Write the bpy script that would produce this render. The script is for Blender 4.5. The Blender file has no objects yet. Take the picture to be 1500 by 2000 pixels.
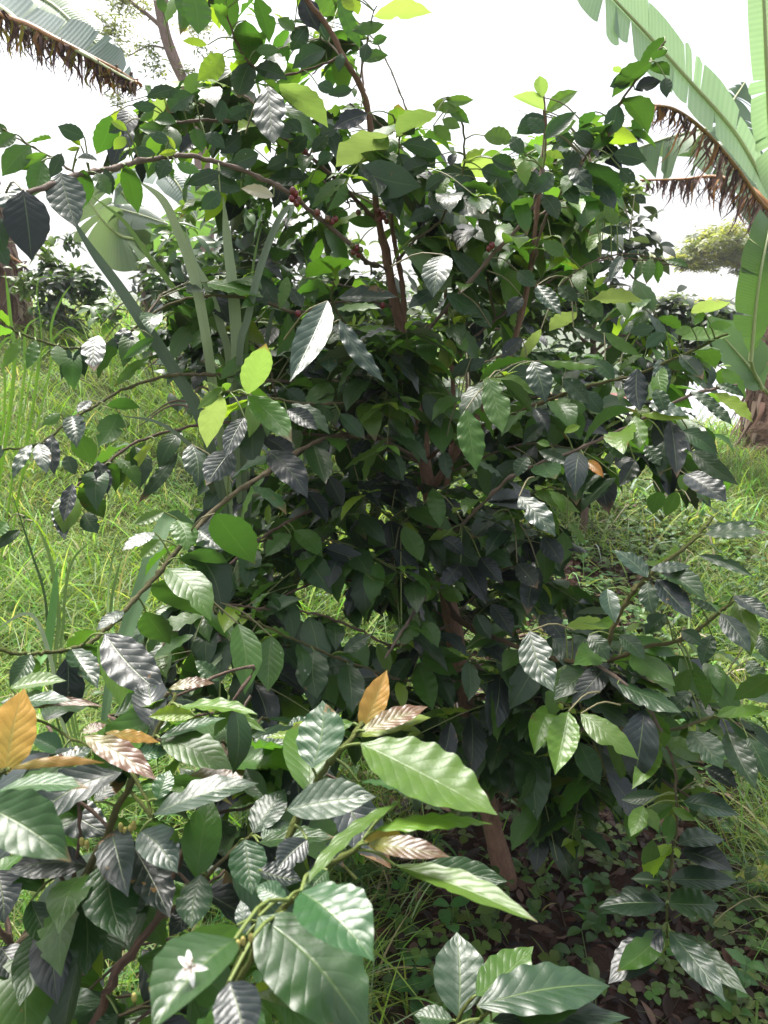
import bpy, math, random
import numpy as np
from mathutils import Vector, noise
rng = np.random.default_rng(7); random.seed(7)
S = bpy.context.scene; COL = S.collection
# ---------------------------------------------------------------- camera, sky, sun, exposure
F = 1455.0; PITCH = math.radians(15.0); CAMZ = 1.5
cam_d = bpy.data.cameras.new('camera'); cam = bpy.data.objects.new('camera', cam_d); COL.objects.link(cam)
cam.location = (0, 0, CAMZ); cam.rotation_euler = (math.pi/2-PITCH, 0, 0)
cam_d.sensor_fit = 'VERTICAL'; cam_d.sensor_height = 36.0; cam_d.lens = 36.0*F/2000.0
cam_d.clip_start = 0.05; cam_d.clip_end = 3000
cam_d.dof.use_dof = True; cam_d.dof.focus_distance = 1.65; cam_d.dof.aperture_fstop = 11.0
S.camera = cam
SUN_EL, SUN_AZ = math.radians(62), math.radians(-28)      # azimuth from +Y towards +X
W = bpy.data.worlds.new('World'); S.world = W; W.use_nodes = True
wn = W.node_tree.nodes; wl = W.node_tree.links; wn.clear()
sky = wn.new('ShaderNodeTexSky'); sky.sky_type = 'NISHITA'; sky.sun_disc = False
sky.sun_elevation = SUN_EL; sky.sun_rotation = SUN_AZ; sky.dust_density = 6.0; sky.air_density = 1.0; sky.ozone_density = 1.0
hs = wn.new('ShaderNodeHueSaturation'); hs.inputs['Saturation'].default_value = 0.5
bg = wn.new('ShaderNodeBackground'); bg.inputs['Strength'].default_value = 0.10
wo = wn.new('ShaderNodeOutputWorld')
wl.new(sky.outputs[0], hs.inputs['Color']); wl.new(hs.outputs[0], bg.inputs['Color']); wl.new(bg.outputs[0], wo.inputs['Surface'])
sd = bpy.data.lights.new('sun', 'SUN'); sd.energy = 2.6; sd.angle = math.radians(24); sd.color = (1.0, 0.96, 0.9)
sun = bpy.data.objects.new('sun', sd); COL.objects.link(sun)
sdir = Vector((math.sin(SUN_AZ)*math.cos(SUN_EL), math.cos(SUN_AZ)*math.cos(SUN_EL), math.sin(SUN_EL)))
sun.rotation_euler = sdir.to_track_quat('Z', 'Y').to_euler()
S.view_settings.view_transform = 'Standard'; S.view_settings.look = 'None'; S.view_settings.gamma = 1
S.view_settings.exposure = 1.8
S.cycles.max_bounces = 7; S.cycles.transparent_max_bounces = 6; S.cycles.diffuse_bounces = 3; S.cycles.transmission_bounces = 4

# ---------------------------------------------------------------- helpers
FWD = np.array([0, math.cos(PITCH), -math.sin(PITCH)]); UP = np.array([0, math.sin(PITCH), math.cos(PITCH)]); RT = np.array([1.0, 0, 0])
CAM = np.array([0, 0, CAMZ])
def ray(px, py): return FWD + RT*((px-750)/F) - UP*((py-1000)/F)
def at(px, py, d): return CAM + ray(px, py)*d
def proj(P):
    q = np.atleast_2d(P) - CAM; z = q@FWD
    return 750+F*(q@RT)/z, 1000-F*(q@UP)/z, z
def unit(v): return v/np.maximum(np.linalg.norm(v, axis=-1, keepdims=True), 1e-9)
def sstep(a, b, x):
    t = np.clip((x-a)/(b-a), 0, 1); return t*t*(3-2*t)
def vnoise(x, y, s):
    return np.sin(x*s*1.7+1.3)*np.cos(y*s*1.3+.7)+.5*np.sin(x*s*3.1+y*s*2.3)
def ground_z(x, y):
    x = np.asarray(x, float); y = np.asarray(y, float)
    L = 1.36*sstep(1.6, 8.2, y)**.85
    R = .42*sstep(2.0, 6.0, y)
    k = sstep(-1.3, 1.6, x-0.12*y)
    z = L*(1-k)+R*k
    z = z - (2.8*sstep(8.6, 13, y)+.5*sstep(13, 60, y))*(.25+.75*k) - 2.4*sstep(7.0, 10.5, y)*k
    z = z + .015*vnoise(x, y, 2.1) + 16*sstep(90, 420, y)*(.7+.3*np.sin(x*.011+1))
    return z
def resample(P, n):
    P = np.asarray(P, float)
    if len(P) < 2: return P
    Q = np.vstack([2*P[0]-P[1], P, 2*P[-1]-P[-2]]); out = []
    m = len(P)-1; T = np.linspace(0, m, n)
    for t in T:
        i = min(int(t), m-1); u = t-i; a, b, c, d = Q[i:i+4]
        out.append(.5*((2*b)+(-a+c)*u+(2*a-5*b+4*c-d)*u*u+(-a+3*b-3*c+d)*u**3))
    return np.array(out)
def wloc(o):
    v = Vector((0, 0, 0))
    while o: v += o.location; o = o.parent
    return np.array(v)
class MB:
    """collects verts, faces, uv and a colour per vertex; links them as one mesh object"""
    def __init__(s): s.v = []; s.f = []; s.c = []; s.u = []; s.n = 0
    def add(s, v, f, c=(1, 1, 1, 0), uv=None):
        v = np.asarray(v, float); n = len(v)
        c = np.asarray(c, float)
        if c.ndim == 1: c = np.tile(c, (n, 1))
        if uv is None: uv = np.zeros((n, 2))
        s.v.append(v); s.f.append(np.asarray(f, int)+s.n); s.c.append(c); s.u.append(uv); s.n += n
    def build(s, name, mat, parent=None, smooth=True):
        if not s.v: return None
        v = np.vstack(s.v); c = np.vstack(s.c); u = np.vstack(s.u)
        f = [a if a.shape[1] == 4 else np.hstack([a, a[:, -1:]]) for a in s.f]
        q = np.vstack(f)
        tri = q[:, 2] == q[:, 3]
        if parent is not None: v = v - wloc(parent)
        me = bpy.data.meshes.new(name)
        me.vertices.add(len(v)); me.vertices.foreach_set('co', v.ravel())
        cnt = np.where(tri, 3, 4); tot = int(cnt.sum())
        idx = q.ravel()[np.column_stack([np.ones((len(q), 3), bool), ~tri]).ravel()]
        me.loops.add(tot); me.loops.foreach_set('vertex_index', idx)
        me.polygons.add(len(q)); st = np.concatenate([[0], np.cumsum(cnt)[:-1]])
        me.polygons.foreach_set('loop_start', st)
        me.polygons.foreach_set('use_smooth', np.full(len(q), smooth))
        uvl = me.uv_layers.new(name='UVMap'); uvl.data.foreach_set('uv', u[idx].ravel())
        ca = me.color_attributes.new('col', 'FLOAT_COLOR', 'POINT'); ca.data.foreach_set('color', c.ravel())
        me.update(calc_edges=True); me.validate()
        me.materials.append(mat)
        o = bpy.data.objects.new(name, me); COL.objects.link(o); o.parent = parent
        return o
def grid_faces(nu, nv, k=1, closed=False):
    i, j = np.meshgrid(np.arange(nu-1), np.arange(nv if closed else nv-1), indexing='ij')
    j2 = (j+1) % nv
    a = np.stack([i*nv+j, (i+1)*nv+j, (i+1)*nv+j2, i*nv+j2], -1).reshape(-1, 4)
    return (a[None]+(np.arange(k)*nu*nv)[:, None, None]).reshape(-1, 4)
def tube(mb, P, r, c=(1, 1, 1, 0), ns=7, c2=None, cap=True):
    P = np.asarray(P, float); n = len(P)
    r = np.broadcast_to(np.asarray(r, float), (n,)) if np.ndim(r) else np.full(n, r)
    T = unit(np.gradient(P, axis=0)); ref = np.array([.31, .2, .93]) if abs(T[0][2]) < .9 else np.array([1., 0, 0])
    N = unit(np.cross(T, ref)); B = np.cross(T, N)
    a = np.linspace(0, 2*np.pi, ns, endpoint=False)
    V = P[:, None]+r[:, None, None]*(np.cos(a)[None, :, None]*N[:, None]+np.sin(a)[None, :, None]*B[:, None])
    cc = np.asarray(c, float)
    if c2 is not None:
        t = np.linspace(0, 1, n)[:, None]; cc = np.repeat(cc*(1-t)+np.asarray(c2, float)*t, ns, 0)
    ln = np.concatenate([[0], np.cumsum(np.linalg.norm(np.diff(P, axis=0), axis=1))])
    uv = np.stack([np.repeat(ln, ns), np.tile(a/6.283, n)], -1)
    mb.add(V.reshape(-1, 3), grid_faces(n, ns, closed=True), cc, uv)
    if cap:
        e = V[-1]; 
        f = np.array([[0, i, i+1] for i in range(1, ns-1)])
        mb.add(e, f, cc if cc.ndim == 1 else cc[-ns:])
def thing(name, label, cat, loc, group=None):
    o = bpy.data.objects.new(name, None); COL.objects.link(o); o.location = tuple(float(q) for q in loc)
    o.empty_display_size = .1
    o['label'] = label; o['category'] = cat
    if group: o['group'] = group
    return o
def tag(o, label=None, cat=None, kind=None, group=None):
    if label: o['label'] = label
    if cat: o['category'] = cat
    if kind: o['kind'] = kind
    if group: o['group'] = group
    return o

# ---------------------------------------------------------------- materials
class NT:
    def __init__(s, name):
        s.m = bpy.data.materials.new(name); s.m.use_nodes = True
        s.n = s.m.node_tree.nodes; s.l = s.m.node_tree.links; s.n.clear()
        s.out = s.n.new('ShaderNodeOutputMaterial')
    def new(s, t, **k):
        a = s.n.new(t)
        for q, v in k.items(): setattr(a, q, v)
        return a
    def set(s, sock, v):
        if isinstance(v, bpy.types.NodeSocket): s.l.new(v, sock)
        else: sock.default_value = v
    def math(s, op, a, b=0.0, c=None, clamp=False):
        x = s.new('ShaderNodeMath', operation=op, use_clamp=clamp); s.set(x.inputs[0], a); s.set(x.inputs[1], b)
        if c is not None: s.set(x.inputs[2], c)
        return x.outputs[0]
    def mix(s, f, a, b, bt='MIX'):
        x = s.new('ShaderNodeMix', data_type='RGBA', blend_type=bt)
        s.set(x.inputs['Factor'], f)
        for q, v in ((6, a), (7, b)):
            if not isinstance(v, bpy.types.NodeSocket): v = tuple(v)+((1,) if len(v) == 3 else ())
            s.set(x.inputs[q], v)
        return x.outputs[2]
    def ramp(s, f, pts):
        x = s.new('ShaderNodeValToRGB'); s.set(x.inputs[0], f); e = x.color_ramp.elements
        while len(e) < len(pts): e.new(.5)
        for i, (p, c) in enumerate(pts): e[i].position = p; e[i].color = tuple(c)+(1,) if len(c) == 3 else c
        return x.outputs[0]
    def noise(s, vec, scale, detail=4, rough=.55):
        x = s.new('ShaderNodeTexNoise'); x.inputs['Scale'].default_value = scale; x.inputs['Detail'].default_value = detail
        x.inputs['Roughness'].default_value = rough
        if vec is not None: s.l.new(vec, x.inputs['Vector'])
        return x.outputs[0]
    def geo(s, k): 
        x = s.new('ShaderNodeNewGeometry'); return x.outputs[k]
    def uv(s):
        x = s.new('ShaderNodeUVMap', uv_map='UVMap'); y = s.new('ShaderNodeSeparateXYZ'); s.l.new(x.outputs[0], y.inputs[0]); return y.outputs[0], y.outputs[1]
    def bump(s, h, strength, dist, nrm=None):
        x = s.new('ShaderNodeBump'); x.inputs['Strength'].default_value = strength; x.inputs['Distance'].default_value = dist
        s.l.new(h, x.inputs['Height'])
        if nrm is not None: s.l.new(nrm, x.inputs['Normal'])
        return x.outputs[0]
    def bsdf(s, col, rough, spec=.5, coat=0.0, nrm=None, sheen=0):
        x = s.new('ShaderNodeBsdfPrincipled'); s.set(x.inputs['Base Color'], col if isinstance(col, bpy.types.NodeSocket) else tuple(col)+(1,))
        s.set(x.inputs['Roughness'], rough); s.set(x.inputs['Specular IOR Level'], spec); x.inputs['Coat Weight'].default_value = coat
        x.inputs['Coat Roughness'].default_value = .25
        if nrm is not None: s.l.new(nrm, x.inputs['Normal'])
        return x.outputs[0]
def leaf_material(name, nveins=9.0, slant=.25, bump=1.0, rough=.35, spec=.44, coat=.08, veins=True, spots=True, twoside=.62, tint=(2.0, 2.1, 1.1), streak=False):
    t = NT(name); at_ = t.new('ShaderNodeAttribute', attribute_name='col'); col, tr = at_.outputs['Color'], at_.outputs['Alpha']
    u, v = t.uv(); pos = t.geo('Position')
    s_ = t.math('ABSOLUTE', t.math('MULTIPLY_ADD', v, 2.0, -1.0))
    fr = t.math('FRACT', t.math('MULTIPLY', t.math('SUBTRACT', u, t.math('MULTIPLY', s_, slant)), nveins))
    h = t.math('POWER', t.math('MAXIMUM', t.math('SINE', t.math('MULTIPLY', fr, math.pi)), .0001), .55)
    mid = t.math('SUBTRACT', 1.0, t.math('DIVIDE', s_, .05), clamp=True)
    lat = t.math('SUBTRACT', 1.0, t.math('DIVIDE', h, .42), clamp=True)
    n1 = t.noise(pos, 55, 3); n2 = t.noise(pos, 11, 2)
    back = t.geo('Backfacing')
    if streak:
        sk = t.math('MULTIPLY', t.math('SINE', t.math('MULTIPLY', v, 75.0)), t.noise(pos, 30, 2)); col = t.mix(t.math('MULTIPLY_ADD', sk, .5, .5), t.mix(1.0, col, (.6, .66, .6), 'MULTIPLY'), t.mix(1.0, col, (1.35, 1.3, 1.35), 'MULTIPLY'))
    c = t.mix(t.math('MULTIPLY', t.math('SUBTRACT', n1, .35), .7, clamp=True), col, t.mix(1.0, col, (1.5, 1.35, 1.1), 'MULTIPLY'))
    c = t.mix(t.math('SUBTRACT', n2, .35, clamp=True), c, t.mix(1.0, c, (.62, .72, .7), 'MULTIPLY'))
    under = t.mix(twoside, t.mix(1.0, col, (1.7, 1.7, 1.2), 'MULTIPLY'), (.075, .105, .04))
    c = t.mix(back, c, under)
    pale = t.mix(.6, c, (.17, .24, .08))
    c = t.mix(t.math('MULTIPLY', mid, .75), c, pale)
    c = t.mix(t.math('MULTIPLY', lat, t.math('MULTIPLY_ADD', back, .2, .12)), c, pale)
    if spots:
        vr = t.new('ShaderNodeTexVoronoi'); vr.inputs['Scale'].default_value = 60; t.l.new(pos, vr.inputs['Vector'])
        sp = t.math('LESS_THAN', vr.outputs['Distance'], t.math('MULTIPLY', t.math('SUBTRACT', t.noise(pos, 5, 1), .52, clamp=True), .8))
        c = t.mix(t.math('MULTIPLY', sp, .45), c, (.42, .43, .38))
        n5 = t.noise(pos, 17, 4, .7)      # scorched blotches, strongest towards the margin
        c = t.mix(t.math('MULTIPLY', t.math('GREATER_THAN', t.math('MULTIPLY_ADD', s_, .05, n5), .715), .75), c, (.16, .09, .03))
    hh = t.math('SUBTRACT', h, t.math('MULTIPLY', mid, 1.2))
    nr = t.bump(hh, .22*bump, .0018)
    nr = t.bump(t.noise(pos, 140, 3), .18, .002, nr)
    rg = t.math('ADD', t.math('MULTIPLY_ADD', back, .25, rough), t.math('MULTIPLY', t.math('SUBTRACT', n2, .5), .22))
    b = t.bsdf(c, rg, spec, coat, nr)
    tl = t.new('ShaderNodeBsdfTranslucent')
    tc = t.mix(1.0, t.mix(t.math('MULTIPLY', lat, .65), col, t.mix(1.0, col, (.5, .5, .4), 'MULTIPLY')), tint, 'MULTIPLY')
    t.l.new(tc, tl.inputs[0])
    mx = t.new('ShaderNodeMixShader'); t.l.new(tr, mx.inputs[0]); t.l.new(b, mx.inputs[1]); t.l.new(tl.outputs[0], mx.inputs[2])
    t.l.new(mx.outputs[0], t.out.inputs[0]); return t.m
def simple_leaf_material(name, rough=.5, spec=.4, tint=(2.0, 2.2, .8)):
    t = NT(name); at_ = t.new('ShaderNodeAttribute', attribute_name='col'); col, tr = at_.outputs['Color'], at_.outputs['Alpha']
    n1 = t.noise(t.geo('Position'), 9, 3)
    c = t.mix(n1, t.mix(1.0, col, (.75, .8, .8), 'MULTIPLY'), t.mix(1.0, col, (1.3, 1.2, 1.1), 'MULTIPLY'))
    b = t.bsdf(c, rough, spec)
    tl = t.new('ShaderNodeBsdfTranslucent'); t.l.new(t.mix(1.0, c, tint, 'MULTIPLY'), tl.inputs[0])
    mx = t.new('ShaderNodeMixShader'); t.l.new(tr, mx.inputs[0]); t.l.new(b, mx.inputs[1]); t.l.new(tl.outputs[0], mx.inputs[2])
    t.l.new(mx.outputs[0], t.out.inputs[0]); return t.m
def bark_material(name, scale=1.0):
    t = NT(name); at_ = t.new('ShaderNodeAttribute', attribute_name='col'); col = at_.outputs['Color']
    u, v = t.uv(); cx = t.new('ShaderNodeCombineXYZ')
    t.l.new(t.math('MULTIPLY', u, 14*scale), cx.inputs[0]); t.l.new(t.math('SINE', t.math('MULTIPLY', v, 6.283)), cx.inputs[1]); t.l.new(t.math('COSINE', t.math('MULTIPLY', v, 6.283)), cx.inputs[2])
    n1 = t.noise(cx.outputs[0], 2.5, 5, .65); n2 = t.noise(t.geo('Position'), 90*scale, 4, .7)
    c = t.mix(n1, t.mix(1.0, col, (.28, .25, .24), 'MULTIPLY'), t.mix(1.0, col, (1.6, 1.5, 1.4), 'MULTIPLY'))
    c = t.mix(t.math('MULTIPLY', n2, .6), c, t.mix(1.0, c, (.5, .5, .5), 'MULTIPLY'))
    b = t.bsdf(c, .75, .3, 0, t.bump(t.math('ADD', n1, n2), .9, .007/scale))
    t.l.new(b, t.out.inputs[0]); return t.m
M_LEAF = leaf_material('coffee_leaf'); M_BARK = bark_material('coffee_bark'); M_BARKBIG = bark_material('tree_bark', .4)
M_BGLEAF = simple_leaf_material('distant_foliage', .42, .5)
M_GRASS = simple_leaf_material('grass_blades', .5, .35, (1.7, 1.8, .8))
M_BLADE = leaf_material('broad_grass_blade', 1.0, 0, .0, .42, .5, .0, True, False, 0.0, (1.3, 1.3, 1.1), True)

# ---------------------------------------------------------------- leaves in bulk
PU = np.array([0, .03, .10, .22, .36, .48, .62, .76, .87, .94, .98, 1.0])
PW = np.array([.03, .15, .46, .80, .975, 1.0, .93, .68, .36, .14, .05, 0.0])
def leaves(mb, B, A, N, L, Wd, C, NU=12, NS=4, droop=None, fold=None, wave=None, quilt=0.0, nv=9.0, seed=0, curl=None):
    """B base, A axis, N normal (upper side) as (k,3); L, Wd (k,); C (k,4). Every leaf is a bent, folded, wavy grid."""
    r = np.random.default_rng(seed+13); k = len(B)
    if k == 0: return
    B, A, N, L, Wd, C = [np.asarray(x, float) for x in (B, A, N, L, Wd, C)]
    A = unit(A); N = unit(N-(N*A).sum(1, keepdims=True)*A); Bi = np.cross(N, A)
    u = np.linspace(0, 1, NU+1); s = np.linspace(-1, 1, NS+1)
    w = np.interp(u, PU, PW)
    U, Sg = np.meshgrid(u, s, indexing='ij'); Wg = np.repeat(w[:, None], NS+1, 1)
    g = lambda a, lo, hi: (r.uniform(lo, hi, k) if a is None else np.broadcast_to(a, (k,)))[:, None, None]
    dr = g(droop, .02, .16); fo = g(fold, .05, .38); wa = g(wave, .010, .034); cu = g(curl, -.25, .35)
    ph = r.uniform(0, 6.28, (k, 1, 1)); ph2 = r.uniform(0, 6.28, (k, 1, 1)); fw = r.uniform(4.0, 6.5, (k, 1, 1)); asym = r.uniform(-.06, .06, (k, 1, 1))
    Lg, Wg2 = L[:, None, None], Wd[:, None, None]*.5
    side = np.where(Sg >= 0, ph, ph2)
    edge = np.abs(Sg)**1.6
    x = U*Lg + 0*Sg
    y = Sg*Wg*Wg2*(1+.022*np.sin(U*fw*6.28*1.0+side)*edge) + asym*Lg*np.sin(U*3.1416)
    z = dr*Lg*4*U*(1-U) + fo*np.abs(Sg)**1.1*Wg*Wg2 + wa*Lg*edge*np.sin(U*fw*6.28+side)*np.minimum(1, Wg*1.5) - cu*Wg2*Wg*(Sg**2)*.6
    if quilt > 0:
        frq = ((U-.25*np.abs(Sg))*nv) % 1.0
        z = z+quilt*r.uniform(.2, 1.1, (k, 1, 1))*Lg*(np.sqrt(np.maximum(np.sin(np.pi*frq), 0))-.6)*Wg*np.minimum(1, np.abs(Sg)*4)*(1-.3*np.abs(Sg))
    y = y*(1-.10*fo)
    if NU > 9:      # nibbled margins on some leaves, browned tips on a few
        for _ in range(2):
            on = r.random((k, 1, 1)) < .28; u0 = r.uniform(.25, .9, (k, 1, 1)); sd_ = np.sign(r.uniform(-1, 1, (k, 1, 1))); wd_ = r.uniform(.02, .07, (k, 1, 1))
            y = y*(1-on*r.uniform(.12, .5, (k, 1, 1))*np.exp(-((U-u0)/wd_)**2)*(Sg*sd_ > 0)*np.abs(Sg))
    P = B[:, None, None]+x[..., None]*A[:, None, None]+y[..., None]*Bi[:, None, None]+z[..., None]*N[:, None, None]
    nvt = (NU+1)*(NS+1)
    uv = np.tile(np.stack([U, (Sg+1)/2], -1).reshape(-1, 2), (k, 1))
    CC = np.repeat(C, nvt, 0).reshape(k, NU+1, NS+1, 4).copy()
    if NU > 9:
        brn = (r.random((k, 1, 1)) < .13)*np.clip((U-r.uniform(.80, .96, (k, 1, 1))+.08*(np.abs(Sg)-.5))*12, 0, .85); CC[..., :3] = CC[..., :3]*(1-brn[..., None])+np.array([.13, .07, .03])*brn[..., None]
        bz = (C[:, 0] > C[:, 1]*1.4)[:, None, None]*np.clip(.55-1.1*U*(.6+.5*np.abs(Sg))+.1*np.sin(U*9+side), 0, .5); CC[..., :3] = CC[..., :3]*(1-bz[..., None])+np.array([.13, .16, .02])*bz[..., None]
    mb.add(P.reshape(-1, 3), grid_faces(NU+1, NS+1, k), CC.reshape(-1, 4), uv)
# base colours r,g,b and share of light let through
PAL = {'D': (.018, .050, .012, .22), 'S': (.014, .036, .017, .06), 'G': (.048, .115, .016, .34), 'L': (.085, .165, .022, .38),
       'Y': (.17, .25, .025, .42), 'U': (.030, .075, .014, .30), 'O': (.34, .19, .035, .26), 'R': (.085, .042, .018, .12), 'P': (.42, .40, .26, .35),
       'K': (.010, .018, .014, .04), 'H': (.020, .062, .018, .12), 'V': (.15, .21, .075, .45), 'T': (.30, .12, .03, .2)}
TILT = {'H': 32, 'D': 25, 'S': 48, 'G': 32, 'L': 28, 'Y': 22, 'U': 125, 'O': 15, 'R': 45, 'P': 40, 'K': 35, 'V': 120, 'T': 30}
def palc(k, r):
    c = np.array(PAL[k]); f = r.uniform(.8, 1.25); g = r.uniform(.92, 1.1)
    return np.array([c[0]*f, c[1]*f*g, c[2]*f*r.uniform(.8, 1.2), c[3]])
# ---------------------------------------------------------------- ground, litter, grass
def litter_w(x, y):
    cx = .36+.26*(y-1.2); hw = .50+.02*y
    return (1-sstep(hw*.65, hw*1.15, np.abs(x-cx)+.09*vnoise(x, y, 3.0)))*(1-sstep(3.7, 4.7, y+.25*vnoise(x, y, 1.6)))
def ground():
    xs = np.concatenate([-np.geomspace(900, 6.5, 26), np.linspace(-6, 6, 130), np.geomspace(6.5, 900, 26)])
    ys = np.concatenate([-np.geomspace(300, 1.5, 16), np.linspace(-1, 14, 160), np.geomspace(14.6, 1200, 50)])
    X, Y = np.meshgrid(xs, ys, indexing='ij'); Z = ground_z(X, Y)
    near = (np.abs(X) < 6) & (Y > -1) & (Y < 12); Z = Z+near*.012*np.random.default_rng(1).normal(size=Z.shape)
    lw = litter_w(X, Y); m = MB(); c = np.stack([lw, lw*0, lw*0, lw*0+1], -1).reshape(-1, 4)
    m.add(np.stack([X, Y, Z], -1).reshape(-1, 3), grid_faces(len(xs), len(ys)), c)
    t = NT('soil_and_turf'); a = t.new('ShaderNodeAttribute', attribute_name='col'); sp = t.new('ShaderNodeSeparateColor'); t.l.new(a.outputs[0], sp.inputs[0])
    pos = t.geo('Position'); n1 = t.noise(pos, 6, 6, .65); n2 = t.noise(pos, 45, 5, .7); n3 = t.noise(pos, .25, 3)
    soil = t.mix(n2, (.022, .013, .009), (.085, .045, .032)); turf = t.mix(n1, (.035, .050, .014), (.10, .13, .035)); turf = t.mix(t.math('MULTIPLY', n2, .5), turf, (.10, .085, .04))
    far = t.mix(n3, (.045, .075, .03), (.10, .13, .055))
    sy = t.new('ShaderNodeSeparateXYZ'); t.l.new(pos, sy.inputs[0]); turf = t.mix(t.math('MULTIPLY', t.math('SUBTRACT', sy.outputs[1], 14.0), .05, clamp=True), turf, far)
    fac = t.math('ADD', sp.outputs[0], t.math('MULTIPLY', t.math('SUBTRACT', n1, .5), .5), clamp=True)
    c2 = t.mix(fac, turf, soil); t.l.new(t.bsdf(c2, .95, .15, 0, t.bump(t.math('ADD', n1, n2), .8, .02)), t.out.inputs[0])
    o = m.build('ground', t.m); tag(o, kind='structure')
ground()
def scatter(n, xr, yr, r, dens):
    """points in the rectangle kept with probability dens(x, y)"""
    x = r.uniform(*xr, n); y = r.uniform(yr[0], yr[1], n); k = r.random(n) < dens(x, y); return x[k], y[k]
def in_view(x, y, z, pad=60):
    px, py, d = proj(np.stack([x, y, z], -1)); return (px > -pad) & (px < 1500+pad) & (py < 2100) & (d > 0)
def blades(mb, x, y, L, w, C, r, lean=.6, n=5, curl=1.2):
    """many arched grass blades in one go"""
    k = len(x); z = ground_z(x, y)-.005; az = r.uniform(0, 6.283, k); ln = r.uniform(.1, lean, k); cv = r.uniform(.4, curl, k)
    u = np.linspace(0, 1, n+1); ang = ln[:, None]+cv[:, None]*u[None]*1.3; st = L[:, None]/n
    h = np.cumsum(np.sin(ang)*st, 1)-np.sin(ang[:, :1])*st; v = np.cumsum(np.cos(ang)*st, 1)-np.cos(ang[:, :1])*st
    d = np.stack([np.cos(az), np.sin(az)], -1); fa = az+r.uniform(.6, 2.5, k); sd_ = np.stack([np.cos(fa), np.sin(fa), 0*fa], -1)
    ctr = np.stack([x[:, None]+h*d[:, :1], y[:, None]+h*d[:, 1:], z[:, None]+v], -1)
    wd = (w[:, None]*np.array([.6, 1, .95, .75, .45, .04][:n+1] if n == 5 else np.interp(u, [0, .3, .7, 1], [.6, 1, .75, .04])))[..., None]*.5
    P = np.stack([ctr-sd_[:, None]*wd, ctr+sd_[:, None]*wd], 2)
    mb.add(P.reshape(-1, 3), grid_faces(n+1, 2, k), np.repeat(C, (n+1)*2, 0))
def gcols(k, r, dry=.12):
    b = np.array([.175, .31, .065])*r.uniform(.5, 1.4, (k, 1))*np.stack([r.uniform(.75, 1.5, k), np.ones(k), r.uniform(.5, 1.6, k)], -1)
    dm = r.random(k) < dry; b[dm] = np.array([.40, .34, .2])*r.uniform(.6, 1.2, (dm.sum(), 1)); pm = r.random(k) < .10; b[pm] = np.array([.26, .35, .2])*r.uniform(.8, 1.2, (pm.sum(), 1))
    return np.hstack([b, np.full((k, 1), .42)])
def grass():
    r = np.random.default_rng(11); m = MB()
    for n, yr, xr, L0, w0, nn in [(36000, (.9, 2.6), (-2.1, 2.1), .20, .0036, 5), (64000, (2.6, 5.2), (-3.2, 3.4), .22, .0045, 4), (60000, (5.2, 10.5), (-6.0, 5.5), .24, .007, 3)]:
        x, y = scatter(n, xr, yr, r, lambda x, y: np.clip(1-1.05*litter_w(x, y), .02, 1)*np.clip(.72+.45*vnoise(x, y, 2.7), .15, 1))
        z = ground_z(x, y); k = in_view(x, y, z+.1, 380); x, y = x[k], y[k]; k = len(x)
        hgt = np.clip(1+.5*vnoise(x, y, 1.1), .45, 1.7)*np.where(x < .2, 1.15, .8)
        cg = gcols(k, r, .14); pat = np.clip(.5+.9*vnoise(x+3, y+1, 1.9)+r.normal(0, .25, k), 0, 1)[:, None]; cg[:, :3] = cg[:, :3]*(1-.55*pat)+cg[:, :3]*np.array([.62, .82, .75])*.55*pat
        blades(m, x, y, L0*1.45*r.uniform(.45, 1.35, k)*hgt, w0*r.uniform(.6, 1.6, k)*np.where(r.random(k) < .06, 2.2, 1), cg, r, .75, nn, 1.5)
    o = m.build('grass', M_GRASS); tag(o, 'long arching green grass covering the slope on both sides of the coffee tree', 'grass', 'stuff')
    m = MB(); x, y = scatter(2600, (.5, 2.9), (2.4, 5.0), r, lambda x, y: (1-.85*litter_w(x, y))*np.clip(.5+.6*vnoise(x, y, 2), 0, 1)); k = len(x)
    c = gcols(k, r, .06)*[1.25, 1.15, 1.9, 1]; blades(m, x, y, r.uniform(.12, .34, k), r.uniform(.008, .017, k), c, r, .8, 5, 1.6)
    x, y = scatter(700, (-1.9, -.1), (1.4, 3.6), r, lambda x, y: .5+0*x); k = len(x)
    blades(m, x, y, r.uniform(.3, .62, k), r.uniform(.006, .012, k), gcols(k, r, .05), r, .5, 5, 1.1)
    o = m.build('broad_grass', M_GRASS); tag(o, 'pale broad bladed grass arching out of the turf to the right of the trunk and on the left', 'grass', 'stuff')
grass()
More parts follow.
